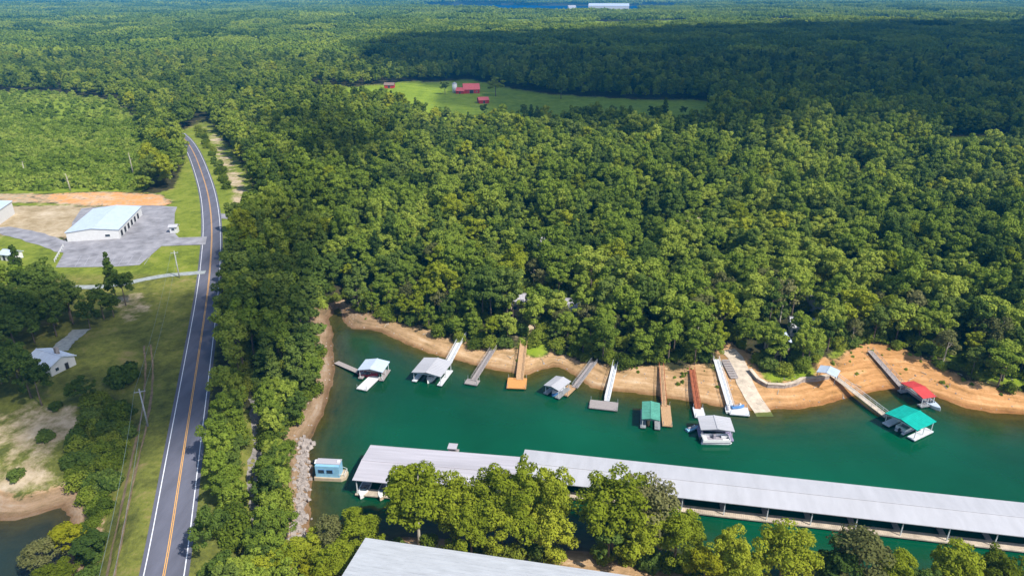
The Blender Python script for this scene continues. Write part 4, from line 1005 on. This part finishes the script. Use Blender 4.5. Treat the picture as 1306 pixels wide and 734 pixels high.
# ------------------------------------------------------------------ docks
def gangway(t, root, rz, pa, pb, w, m, railm=None, name='gangway'):
    """pa (at the dock) and pb (ashore) in world coordinates"""
    a = Vector(loc2(root, rz, pa)); b = Vector(loc2(root, rz, pb))
    mb = MB(); mb.beam(a, b, w, .12)
    n = max(3, int((b-a).length/.5)); g = None
    for i in range(n):   # cross planks, slightly proud
        c0 = a.lerp(b, (i+.08)/n); c1 = a.lerp(b, (i+.92)/n); mb.beam(c0+Vector((0, 0, .075)), c1+Vector((0, 0, .075)), w+.06, .04)
    g = mb.build(name, m, t)
    if railm is not None:
        d = (b-a).normalized(); r = Vector((d.y, -d.x, 0)).normalized()
        for s in (-1, 1):
            mr = MB(); o = r*s*w/2
            mr.beam(a+o+Vector((0, 0, 1.0)), b+o+Vector((0, 0, 1.0)), .07, .07); mr.beam(a+o+Vector((0, 0, .55)), b+o+Vector((0, 0, .55)), .05, .05)
            m_ = max(2, int((b-a).length/1.8))
            for i in range(m_+1):
                p = a.lerp(b, i/m_)+o; mr.beam(p, p+Vector((0, 0, 1.03)), .06, .06)
            mr.build('handrail', railm, g)
    return g

def deck_planks(mb, x0, x1, y0, y1, z, along='x'):
    mb.box((x0+x1)/2, (y0+y1)/2, z-.12, x1-x0, y1-y0, .2)
    if along == 'x':
        n = max(2, int((x1-x0)/.35))
        for i in range(n): mb.box(x0+(x1-x0)*(i+.5)/n, (y0+y1)/2, z+.003, (x1-x0)/n-.04, y1-y0+.04, .045)
    else:
        n = max(2, int((y1-y0)/.35))
        for i in range(n): mb.box((x0+x1)/2, y0+(y1-y0)*(i+.5)/n, z+.003, x1-x0+.04, (y1-y0)/n-.04, .045)

def boathouse(name, label, quad, zr, roofm, deckm, rise=.5, open_end=-1, fw=1.1, group=None, gang=None, gm=None, grail=None, gw=1.3, extra=None, postm=None, over=.35, closed=False, shrink=0.0, upper=False):
    """covered floating slip: ridge along local x; slip open at the local x end given by open_end"""
    cx, cy, rz, L, W = fit(quad, zr)
    L -= 2*over; W -= 2*over
    root = (cx, cy, 0.0)
    t = thing(name, label, 'boat dock', root, rz, group)
    mb = MB(); gable(mb, L, W, zr-.15, rise, over, .10, .6, .045); mb.build('roof', roofm, t)
    # fascia
    mb = MB()
    for s in (-1, 1): mb.box(0, s*(W/2), zr-.27, L, .10, .22)
    for s in (-1, 1): mb.box(s*(L/2), 0, zr-.27, .10, W-.12, .22)
    mb.build('roof_beam', deckm if postm is None else postm, t)
    mb = MB(); zd = .55
    deck_planks(mb, -L/2-.3, L/2+.3, W/2-fw+.3, W/2+.4, zd, 'x')
    deck_planks(mb, -L/2-.3, L/2+.3, -W/2-.4, -W/2+fw-.3, zd, 'x')
    xe = -open_end*L/2
    x0, x1 = sorted((xe, xe-(-open_end)*1.6))
    deck_planks(mb, x0, x1, -W/2+fw-.26, W/2-fw+.26, zd, 'y')
    mb.build('deck', deckm, t)
    for s in (-1, 1):
        mb = MB()
        for i in range(3): mb.box(-L/2+.2+L*.4*i+L*.08, s*(W/2-.15), .12, L*.26, .9, .45)
        mb.build('float', M['float'], t)
    for i in range(3):
        for s in (-1, 1):
            mb = MB(); xx = -L/2+.08+(L-.16)*i/2; mb.box(xx, s*(W/2-.02), (zd+zr-.2)/2+.06, .13, .13, zr-.2-zd-.02); mb.build('post', postm or M['alu'], t)
    if gang:
        pa, pb = gang
        gangway(t, root, rz, pa, pb, gw, gm or deckm, grail)
    return t, root, rz, L, W

def platform(name, label, quad, zd, deckm, gang=None, gm=None, grail=None, gw=1.3, rails=True, group=None):
    cx, cy, rz, L, W = fit(quad, zd)
    root = (cx, cy, 0.0); t = thing(name, label, 'boat dock', root, rz, group)
    mb = MB(); deck_planks(mb, -L/2, L/2, -W/2, W/2, zd, 'x'); mb.build('deck', deckm, t)
    for s in (-1, 1):
        mb = MB(); mb.box(0, s*(W/2-.5), zd-.42, L-.4, .8, .38); mb.build('float', M['float'], t)
    for sx in (-1, 1):
        for sy in (-1, 1):
            mb = MB(); mb.tube([(sx*(L/2-.15), sy*(W/2-.15), zd+.03), (sx*(L/2-.15), sy*(W/2-.15), zd+1.0)], .06, 8); mb.build('post', M['steel'], t)
    if gang: gangway(t, root, rz, gang[0], gang[1], gw, gm or deckm, grail)
    return t, root, rz, L, W

def GW(pa, pb, za=.62, up=.45):
    a = gp(*pa, za); x, y, z = hit(*pb)
    return ((a[0], a[1], za), (x, y, z+up))

# boats --------------------------------------------------------------
def runabout(label, x, y, rz, L=5.6, W=2.1, hullm=None, deckm=None, z=0.0, name='motorboat', motor=True, cover=None):
    t = thing(name, label, 'boat', (x, y, z), rz)
    n = 9; vs = []; fs = []
    for i in range(n):
        u = i/(n-1); xx = -L/2+L*u; w = W/2*(1-max(0, (u-.45)/.55)**2.2)*(.93+.07*min(1, u*3)); w = max(w, .03)
        top = .75+.35*max(0, u-.4)**1.5; keel = -.28+.55*max(0, (u-.7)/.3)**2
        vs += [(xx, -w, top), (xx, -w*.82, .05+keel*.3), (xx, 0, keel), (xx, w*.82, .05+keel*.3), (xx, w, top)]
    for i in range(n-1):
        for k in range(4): a = i*5+k; fs.append((a, a+1, a+6, a+5))
    fs.append((0, 1, 2, 3, 4)); fs.append(tuple((n-1)*5+k for k in (4, 3, 2, 1, 0)))
    mb = MB(); mb.add(vs, fs); mb.build('hull', hullm or M['boat_white'], t, False)
    # decked foredeck and gunwales
    mb = MB(); vs = []; fs = []
    for i in range(4, n):
        u = i/(n-1); xx = -L/2+L*u; w = max(W/2*(1-max(0, (u-.45)/.55)**2.2), .03); top = .75+.35*max(0, u-.4)**1.5
        vs += [(xx, -w, top+.01), (xx, 0, top+.09), (xx, w, top+.01)]
    m_ = n-4
    for i in range(m_-1):
        for k in range(2): a = i*3+k; fs.append((a, a+3, a+4, a+1))
    mb.add(vs, fs)
    for s in (-1, 1): mb.beam((-L/2, s*W*.455, .78), (0, s*W*.48, .79), .16, .06)
    mb.beam((-L/2+.1, -W*.45, .78), (-L/2+.1, W*.45, .78), .3, .06)
    mb.build('foredeck', deckm or M['boat_white'], t)
    mb = MB(); mb.box(-L*.22, 0, .22, L*.52, W*.8, .06); mb.build('cockpit_floor', M['vinyl'], t)
    for (sx, sy) in ((-L*.05, -.45), (-L*.05, .45)):
        mb = MB(); mb.box(sx, sy, .48, .5, .5, .45); mb.box(sx-.22, sy, .85, .1, .5, .4); mb.build('seat', M['vinyl'], t)
    mb = MB(); mb.box(-L*.38, 0, .5, .5, W*.7, .45); mb.build('seat', M['vinyl'], t)
    mb = MB()
    a = [(.05, -W*.42, .82), (.55, -W*.3, .84), (.65, 0, .92), (.55, W*.3, .84), (.05, W*.42, .82)]
    b = [(-.15, -W*.40, 1.2), (.25, -W*.27, 1.25), (.33, 0, 1.28), (.25, W*.27, 1.25), (-.15, W*.40, 1.2)]
    mb.add(a+b, [(i, i+1, i+6, i+5) for i in range(4)]); mb.build('windscreen', M['glass'], t)
    if motor:
        mb = MB(); mb.box(-L/2-.22, 0, .85, .42, .4, .55); mb.box(-L/2-.2, 0, .2, .18, .18, 1.0); mb.build('outboard_motor', M['motor'], t)
    if cover:
        mb = MB(); mb.box(-L*.2, 0, 1.95, L*.42, W*.9, .08); 
        mb.build('canopy', cover, t)
        for sx in (-L*.38, 0):
            for s in (-1, 1): mq = MB(); mq.beam((sx, s*W*.42, .75), (sx, s*W*.42, 1.93), .05, .05); mq.build('canopy_pole', M['alu'], t)
    return t

def pontoon_boat(label, x, y, rz, L=7.0, W=2.5, canopy=None, rail=None):
    t = thing('pontoon_boat', label, 'boat', (x, y, 0), rz)
    for s in (-1, 1):
        mb = MB(); mb.tube([(-L/2, s*W*.33, .12), (L/2-.9, s*W*.33, .12), (L/2-.25, s*W*.33, .22), (L/2, s*W*.33, .32)], [.33, .33, .24, .06], 12); mb.build('pontoon', M['alu'], t, True)
    mb = MB(); mb.box(-.1, 0, .55, L-.4, W, .12); mb.build('deck', M['vinyl'], t)
    mb = MB(); r = rail or M['boat_white']
    for s in (-1, 1): mb.box(-.1, s*(W/2-.04), .98, L-.7, .07, .68)
    for s in (-1, 1): mb.box(-.1+s*(L/2-.38), 0, .98, .07, W-.16, .68)
    mb.build('side_rail', r, t)
    for (sx, sy, lx, ly) in ((L*.32, -W*.3, 1.6, .6), (L*.32, W*.3, 1.6, .6), (-L*.36, 0, .7, W*.7)):
        mb = MB(); mb.box(sx, sy, .85, lx, ly, .45); mb.build('seat', M['boat_white'], t)
    mb = MB(); mb.box(-.2, W*.25, 1.05, .5, .8, .9); mb.build('helm', M['vinyl'], t)
    if canopy:
        mb = MB(); mb.box(-L*.12, 0, 2.45, L*.5, W*.96, .09); mb.build('canopy', canopy, t)
        for sx in (-L*.35, L*.11):
            for s in (-1, 1): mb = MB(); mb.beam((sx, s*W*.44, 1.3), (sx, s*W*.44, 2.42), .05, .05); mb.build('canopy_pole', M['alu'], t)
    mb = MB(); mb.box(-L/2-.05, 0, .85, .4, .4, .7); mb.box(-L/2-.05, 0, .2, .16, .16, .8); mb.build('outboard_motor', M['motor'], t)
    return t

def jet_ski(label, x, y, rz, hullm, z=0.05):
    t = thing('jet_ski', label, 'jet ski', (x, y, z), rz)
    n = 7; vs = []; fs = []; L = 3.1
    for i in range(n):
        u = i/(n-1); w = .58*(1-max(0, (u-.5)/.5)**2); w = max(w, .03); xx = -L/2+L*u; tp = .38+.2*u
        vs += [(xx, -w, tp), (xx, -w*.7, -.05), (xx, w*.7, -.05), (xx, w, tp), (xx, 0, tp+.18)]
    for i in range(n-1):
        for k in range(5): a = i*5+k; b = i*5+(k+1) % 5; fs.append((a, b, b+5, a+5))
    fs.append((4, 3, 2, 1, 0)); fs.append(tuple((n-1)*5+k for k in range(5)))
    mb = MB(); mb.add(vs, fs); mb.build('hull', hullm, t)
    mb = MB(); mb.box(-.55, 0, .72, 1.3, .36, .26); mb.build('seat', M['vinyl'], t)
    mb = MB(); mb.box(.42, 0, .85, .5, .4, .35); mb.build('console', M['boat_white'], t)
    mb = MB(); mb.beam((.25, -.4, 1.08), (.25, .4, 1.08), .06, .06); mb.build('handlebar', M['motor'], t)
    return t

def at_local(root, rz, lx, ly):
    c, s = math.cos(rz), math.sin(rz); return root[0]+lx*c-ly*s, root[1]+lx*s+ly*c

# A: little blue-roofed dock at the west shore
t, root, rz, L, W = boathouse('covered_dock', 'small dock with grey-blue metal roof on the west shore of the cove', [(458,470),(465,457),(496,460.5),(488,475)], 3.0, M['roof_blue'], M['wood_grey'], open_end=-1, gang=GW((462,476), (429,463), up=.3), gm=M['wood_grey'], gw=1.5)
bx = gp(470, 477, .5); runabout('dark red motorboat moored under the small blue-roofed dock', bx[0], bx[1], R(-8), L=4.8, W=1.9, hullm=M['boat_red'], deckm=M['boat_red'])
platform('floating_ramp', 'white floating ramp sticking out from the small blue-roofed dock', [(454,494.5),(472,479),(486,480),(467,497.5)], .45, M['wall_white'])
# B
t, root, rz, L, W = boathouse('covered_dock', 'large square boathouse with pale blue-white roof and white gangway', [(523.5,474),(541.5,455.5),(577.5,460.5),(562.5,479.5)], 3.1, M['roof_white'], M['alu'], gang=GW((572,463), (592,427)), gm=M['alu'], grail=M['alu'], gw=1.5)
for k, (lx, ly, lab) in enumerate(((-.6, 0, 'white motorboat moored inside the large square boathouse'),)):
    x, y = at_local(root, rz, lx, ly); runabout(lab, x, y, rz+math.pi, L=5.6, W=2.1)
# C
platform('floating_dock', 'small bare grey dock at the foot of a grey gangway, right of the square boathouse', [(591,488),(597,483),(613,484),(608,491)], .5, M['wood_grey'], gang=GW((604,485), (633,441)), gm=M['wood_grey'], grail=M['wood_grey'], gw=1.4)
# D
platform('floating_dock', 'orange-brown wooden dock platform with a wooden gangway', [(645,494),(649,481),(671,482),(672,495)], .55, M['wood_orange'], gang=GW((663,484), (668,440)), gm=M['wood_tan'], grail=M['wood_tan'], gw=1.8)
# E
t, root, rz, L, W = boathouse('covered_dock', 'small boat lift dock with bright white canopy roof', [(693,490),(709.5,478.5),(728,485),(713,498)], 2.8, M['roof_white'], M['steel'], rise=.35)
x, y = at_local(root, rz, 0, 0); runabout('white motorboat under the bright white canopy', x, y, rz+math.pi, L=4.6, W=1.9, hullm=M['boat_blue'])
platform('floating_dock', 'weathered brown plank dock beside the bright white canopy', [(711,501),(726,492),(739,492),(722,503.5)], .5, M['wood_tan'], gang=GW((733,494), (758,463)), gm=M['wood_grey'], grail=M['steel'], gw=1.5)
# F
platform('floating_dock', 'bare grey T-shaped dock with white gangway in the middle of the shore', [(751,519),(753,509),(788,513),(788,523.5)], .5, M['wood_grey'], gang=GW((774,511), (785,465)), gm=M['alu'], grail=M['alu'], gw=1.2)
# G
t, root, rz, L, W = boathouse('covered_dock', 'covered slip with faded green metal roof', [(818.5,533),(819,511.5),(842,513),(842,536)], 2.8, M['roof_green'], M['steel'], rise=.3, over=.25)
platform('floating_dock', 'narrow tan plank dock along the right side of the faded green roof', [(843.5,542.5),(844,516),(855,516),(857,542.5)], .55, M['wood_tan'], gang=GW((847,518), (843,468)), gm=M['wood_tan'], grail=M['rust'], gw=1.1)
x, y = gp(827, 540, .4); mb = MB(); mb.tube([(0, 0, -.6), (0, 0, 1.3)], .28, 12); mb.tube([(0, 0, 1.3), (0, 0, 1.42)], [.34, .1], 12)
o = mb.build('mooring_post', M['wood_tan']); o.location = (x, y, 0); tag(o, 'short pale mooring post standing in front of the faded green roof', 'post')
# H
t, root, rz, L, W = boathouse('covered_dock', 'dock with mauve-white roof moored at the end of the rusty gangway', [(892,548),(892,530.5),(932,531),(936,548.5)], 3.0, M['roof_white'], M['purple'], rise=.35, gang=None, postm=M['vinyl'])
mb = MB(); mb.box(L*.0, -W/2+.9, 3.0, .3, .3, .1)
x, y = at_local(root, rz, 0, 0)
x, y = gp(913, 559, .8); pontoon_boat('white pontoon boat moored along the front of the mauve-white roofed dock', x, y, 0.0, L=6.6, W=2.4, rail=M['boat_white'])
x, y = gp(925, 540, 3.6)
platform('floating_dock', 'white plank platform at the foot of the rusty gangway', [(885,532),(885,519),(897,519),(899,531)], .55, M['alu'], gang=GW((890,521), (882,473)), gm=M['rust'], grail=M['rust'], gw=1.3)
x, y = gp(883, 546, .4); jet_ski('pale blue jet ski beside the mauve-white roofed dock', x, y, R(25), M['pale_blue'])
# I
platform('floating_dock', 'white floating platform beside the boat ramp with a long white gangway', [(929,528),(931,518.5),(954,518.5),(955,528.5)], .5, M['alu'], gang=GW((932,520), (913,460)), gm=M['alu'], grail=M['alu'], gw=1.4)
x, y = gp(928, 520, .5); jet_ski('white and blue jet ski tied left of the white floating platform', x, y, R(80), M['boat_white'])
x, y = gp(941, 519.5, .6); jet_ski('blue jet ski resting on the white floating platform', x, y, R(10), M['boat_blue'], z=.6)
# stair beside ramp
xa, ya, za = hit(925, 462); xb, yb, zb = hit(936, 482); t = thing('staircase', 'short grey wooden stair on the bank between gangway and boat ramp', 'stairs', (xb, yb, zb))
mb = MB()
for i in range(8):
    u = i/7; mb.box((xa-xb)*u, (ya-yb)*u, (za-zb)*u+.25+.05*i, 1.8, .8, .14)
mb.build('tread', M['wood_grey'], t)
for s in (-1, 1):
    mb = MB(); mb.beam((s*.95, 0, .2), (xa-xb+s*.95, ya-yb, za-zb+.5), .12, .3); mb.build('stringer', M['wood_grey'], t)
# L
t, root, rz, L, W = boathouse('covered_dock', 'boathouse with bright teal metal roof at the end of the longest gangway', [(1130,525.5),(1152,515.5),(1195,536),(1169,549)], 3.2, M['roof_teal'], M['alu'], rise=.5, gang=GW((1131,531), (1060,479)), gm=M['concrete'], grail=M['alu'], gw=1.5, fw=1.6)
x, y = at_local(root, rz, 0, 0); pontoon_boat('white pontoon boat inside the teal-roofed boathouse', x, y, rz, L=6, W=2.3)
a = fit([(1046,473),(1052,466),(1068,469),(1062,478)], 5.6); t = thing('shore_shelter', 'small slate-blue roofed shelter at the shore end of the longest gangway', 'shelter', (a[0], a[1], 3.0), a[2])
mb = MB(); gable(mb, 3.6, 4.2, 2.2, .4, .2, .08, .6); mb.build('roof', M['boat_blue'] if False else M['roof_blue'], t)
for sx in (-1, 1):
    for sy in (-1, 1): mb = MB(); mb.box(sx*1.7, sy*2.0, 1.0, .14, .14, 2.6); mb.build('post', M['wood_grey'], t)
# M
t, root, rz, L, W = boathouse('covered_dock', 'narrow dock under a bright red canopy near the right shore', [(1150,487.5),(1164,484.5),(1195,505),(1176,507.5)], 2.8, M['roof_red'], M['steel'], rise=.55, gang=GW((1152,495), (1109,449)), gm=M['wood_grey'], grail=M['wood_grey'], gw=1.4, over=.2)
x, y = gp(1187, 512, .8); a = math.atan2(gp(1200,516,.8)[1]-gp(1165,492,.8)[1], gp(1200,516,.8)[0]-gp(1165,492,.8)[0])
runabout('pale blue-grey motorboat with its bow sticking out from the red canopy', x, y, a, L=6.0, W=2.3, hullm=M['boat_white'], deckm=M['roof_blue'])

# ------------------------------------------------------------------ marina: two long covered docks
def marina(label, quad, zr, roofm, extend, nposts, rise=.5, walk=1.9, hut=False, seams=0):
    cx, cy, rz, L, W = fit(quad, zr)
    cx += math.cos(rz)*extend/2; cy += math.sin(rz)*extend/2; L += extend
    t = thing('covered_marina_dock', label, 'marina dock', (cx, cy, 0), rz)
    mb = MB(); gable(mb, L-.6, W-.6, zr-.2, rise, .3, .12, seams, .03); mb.build('roof', roofm, t)
    mb = MB()
    for s in (-1, 1): mb.box(0, s*(W/2-.45), zr-.42, L-.8, .12, .32)
    mb.build('roof_beam', M['steel'], t)
    mb = MB(); deck_planks(mb, -L/2+.2, L/2-.2, -W/2+.05, -W/2+walk, .6, 'x'); mb.build('walkway', M['concrete'], t)
    mb = MB(); deck_planks(mb, -L/2+.2, L/2-.2, W/2-1.5, W/2-.2, .6, 'x'); mb.build('walkway', M['wood_grey'], t)
    n = max(3, int(L/7.5))
    for i in range(n+1):
        mb = MB(); xx = -L/2+.8+(L-1.6)*i/n; mb.box(xx, 0, .5, 1.0, W-3.4, .22); mb.build('finger_pier', M['wood_grey'], t)
    for i in range(nposts):
        xx = -L/2+.6+(L-1.2)*i/(nposts-1)
        for s in (-1, 1):
            mb = MB(); mb.box(xx, s*(W/2-.45), (zr-.5+.6)/2, .16, .16, zr-.5-.6); mb.build('post', M['alu'], t)
    mb = MB(); nn = int(L/4)
    for i in range(nn): mb.box(-L/2+1.5+(L-3)*i/(nn-1), -W/2+1.0, .2, 2.6, 1.5, .5)
    mb.build('float', M['float'], t)
    return (cx, cy), rz, L, W
mL = marina('older weathered grey section of the long covered marina dock, left part', [(449,612.5),(652,627),(666,582),(472,566)], 4.2, M['roof_grey'], 0, 6, rise=.4)
mR = marina('long white-roofed section of the covered marina dock running off to the right', [(653,614),(1306,675.5),(1306,634),(673,579.5)], 3.9, M['roof_white'], 55, 20, rise=.35)
# boats in the slips, seen under the eaves
(c, rz, L, W) = mL
for lx, lab, hm in ((-L/2+5.4, 'tan hulled boat nosing out of the left end of the marina', M['tan']), (-L/2+1.5, 'white boat nosing out at the very left end of the marina', M['boat_white'])):
    x, y = at_local((c[0], c[1]), rz, lx, -W/2+1.6); runabout(lab, x, y, rz-math.pi/2, L=4.4, W=2.0, hullm=hm, motor=False)
x, y = gp(579, 577, .5); t = thing('fuel_pier', 'narrow grey pier sticking out behind the weathered marina roof', 'pier', (x, y, 0), rz)
mb = MB(); deck_planks(mb, -.9, .9, -4.5, 1.2, .6, 'y'); mb.build('deck', M['wood_grey'], t)
mb = MB(); mb.box(0, -1.0, 1.7, 1.5, 1.5, 2.2); k = mb.build('cabinet', M['wood_grey'], t)
mb = MB(); mb.box(0, -1.0, 2.88, 1.9, 1.9, .14); mb.build('roof', M['roof_grey'], t)
# O: houseboat
x, y = gp(423, 604, .6); t = thing('houseboat', 'small light blue houseboat moored off the left end of the marina', 'boat', (x, y, 0), R(-4))
mb = MB(); mb.prism([(-3.1,-1.5),(2.4,-1.5),(3.2,-.8),(3.2,.8),(2.4,1.5),(-3.1,1.5)], -.2, .7); mb.build('hull', M['tan'], t)
mb = MB(); mb.box(-.4, 0, 2.0, 4.8, 2.3, 2.6); cb = mb.build('cabin', M['pale_blue'], t)
for lx in (-1.6, .1):
    mb = MB(); mb.box(lx, -1.17, 2.1, 1.3, .06, .9); w = mb.build('window', M['boat_blue'], t)
    mb = MB(); mb.box(lx, -1.215, 2.1, 1.1, .03, .7); mb.build('pane', M['glass'], w)
mb = MB(); mb.box(-.4, .35, 3.38, 4.9, 1.7, .14); mb.build('roof', M['roof_grey'], t)
mb = MB(); mb.box(1.6, .3, 3.56, .5, .5, .22); mb.build('vent', M['boat_white'], t)
mb = MB()
for s in (-1, 1): mb.beam((1.9, s*1.3, 1.5), (3.0, s*.8, 1.5), .06, .06); mb.beam((3.0, s*.8, .7), (3.0, s*.8, 1.5), .06, .06)
mb.beam((3.0, -.8, 1.5), (3.0, .8, 1.5), .06, .06); mb.build('railing', M['boat_white'], t)
x, y = gp(412, 590, .3); runabout('small grey-green dinghy tied behind the light blue houseboat', x, y, R(5), L=3.2, W=1.3, hullm=M['roof_green'], name='dinghy')

# ------------------------------------------------------------------ clouds (real, above, casting the shade on the woods)
AZ = math.atan2(-0.62, 0.80); EL = R(50)
S = Vector((math.cos(AZ)*math.cos(EL), math.sin(AZ)*math.cos(EL), math.sin(EL)))
cm = bpy.data.materials.new('cloud_vapour'); cm.use_nodes = True
nt = cm.node_tree; N = nt.nodes; L_ = nt.links; N.clear(); out = N.new('ShaderNodeOutputMaterial')
tr = N.new('ShaderNodeBsdfTransparent'); df = N.new('ShaderNodeBsdfDiffuse'); df.inputs[0].default_value = (.9, .9, .92, 1); mx = N.new('ShaderNodeMixShader'); mx.inputs[0].default_value = .30
L_.new(tr.outputs[0], mx.inputs[1]); L_.new(df.outputs[0], mx.inputs[2]); L_.new(mx.outputs[0], out.inputs[0])

def ico():
    t = (1+5**.5)/2; v = [(-1,t,0),(1,t,0),(-1,-t,0),(1,-t,0),(0,-1,t),(0,1,t),(0,-1,-t),(0,1,-t),(t,0,-1),(t,0,1),(-t,0,-1),(-t,0,1)]
    f = [(0,11,5),(0,5,1),(0,1,7),(0,7,10),(0,10,11),(1,5,9),(5,11,4),(11,10,2),(10,7,6),(7,1,8),(3,9,4),(3,4,2),(3,2,6),(3,6,8),(3,8,9),(4,9,5),(2,4,11),(6,2,10),(8,6,7),(9,8,1)]
    v = [Vector(p).normalized() for p in v]
    nf = []; cache = {}
    def mid(a, b):
        k = (min(a, b), max(a, b))
        if k not in cache: v.append(((v[a]+v[b])/2).normalized()); cache[k] = len(v)-1
        return cache[k]
    for a, b, c in f:
        x, y, z = mid(a, b), mid(b, c), mid(c, a); nf += [(a, x, z), (b, y, x), (c, z, y), (x, y, z)]
    return v, nf
IV, IF = ico()
def cloud(shade_px, hc, puffs, rmin, rmax, seed, zg=8.0, world=None):
    """a flat-based heap of puffs whose shade falls on the given outline of ground"""
    rs = random.Random(seed); q = world or [gp(a, b, zg) for a, b in shade_px]
    xs_ = [p[0] for p in q]; ys_ = [p[1] for p in q]; mb = MB(); n = 0
    while n < puffs:
        x, y = rs.uniform(min(xs_), max(xs_)), rs.uniform(min(ys_), max(ys_))
        if not in_poly(np.array([x]), np.array([y]), q)[0]: continue
        r = rs.uniform(rmin, rmax); k = (hc+rs.uniform(0, rmax*.5)-zg)/S.z; c = Vector((x, y, zg))+S*k
        sx, sy, sz = r*rs.uniform(.8, 1.3), r*rs.uniform(.8, 1.3), r*rs.uniform(.35, .6)
        mb.add([(c.x+p.x*sx*(1+.1*math.sin(7*p.y)), c.y+p.y*sy*(1+.1*math.sin(6*p.x)), c.z+p.z*sz) for p in IV], IF); n += 1
    o = mb.build('cloud', cm, None, True); tag(o, kind='structure'); return o
cloud([(545,58),(700,52),(900,43),(1100,40),(1450,38),(1500,150),(1306,176),(1180,164),(1030,136),(930,140),(880,156),(760,158),(700,140),(680,112),(655,98),(590,92),(500,74)], 900, 700, 50, 110, 1)
cloud([(-60,395),(60,385),(180,372),(262,372),(285,345),(305,300),(330,270),(370,290),(395,340),(392,400),(385,470),(350,500),(300,505),(262,480),(235,500),(180,520),(60,500),(-60,480)], 700, 26, 10, 20, 2, zg=12)
cloud([(345,150),(420,140),(510,158),(505,185),(430,200),(350,185)], 750, 17, 12, 22, 3, zg=15)

# ------------------------------------------------------------------ haze
mb = MB(); mb.box(0, 5200, (95.0-9.0)/2, 19000, 11200, 104.0)
hz_o = mb.build('haze', None); tag(hz_o, 'thin blue air between the camera and the horizon', 'haze', kind='stuff')
hm = bpy.data.materials.new('air'); hm.use_nodes = True; nt = hm.node_tree; nt.nodes.clear()
out = nt.nodes.new('ShaderNodeOutputMaterial'); pv = nt.nodes.new('ShaderNodeVolumePrincipled')
pv.inputs['Color'].default_value = (.02, .42, .95, 1); pv.inputs['Density'].default_value = 1.4e-4; pv.inputs['Anisotropy'].default_value = 0.0
nt.links.new(pv.outputs[0], out.inputs['Volume']); hz_o.data.materials.append(hm)

# ------------------------------------------------------------------ light, camera, render
sc = bpy.context.scene
sun = bpy.data.lights.new('sun', 'SUN'); sun.energy = 4.6; sun.angle = R(.5); sun.color = (1.0, .95, .86)
so = bpy.data.objects.new('sun', sun); C.objects.link(so); so.rotation_euler = S.to_track_quat('Z', 'Y').to_euler()
w = bpy.data.worlds.new('World'); sc.world = w; w.use_nodes = True
nt = w.node_tree; bg = nt.nodes['Background']; sky = nt.nodes.new('ShaderNodeTexSky'); sky.sky_type = 'NISHITA'; sky.sun_disc = False
sky.sun_elevation = EL; sky.sun_rotation = math.atan2(S.x, S.y)
nt.links.new(sky.outputs[0], bg.inputs[0]); bg.inputs[1].default_value = .13
cam = bpy.data.cameras.new('camera'); co = bpy.data.objects.new('camera', cam); C.objects.link(co)
co.location = (0, 0, H); co.rotation_euler = (math.pi/2-PITCH, 0, 0)
cam.sensor_width = 36; cam.lens = 36*FPX/1306; cam.clip_start = .5; cam.clip_end = 30000
sc.camera = co
sc.view_settings.view_transform = 'Standard'; sc.view_settings.look = 'None'; sc.view_settings.exposure = 0.44; sc.view_settings.gamma = 1.0
sc.render.engine = 'CYCLES'
cy_ = sc.cycles; cy_.max_bounces = 6; cy_.diffuse_bounces = 2; cy_.glossy_bounces = 2; cy_.transmission_bounces = 2; cy_.volume_bounces = 0
cy_.transparent_max_bounces = 64; cy_.use_denoising = True; cy_.caustics_reflective = False; cy_.caustics_refractive = False
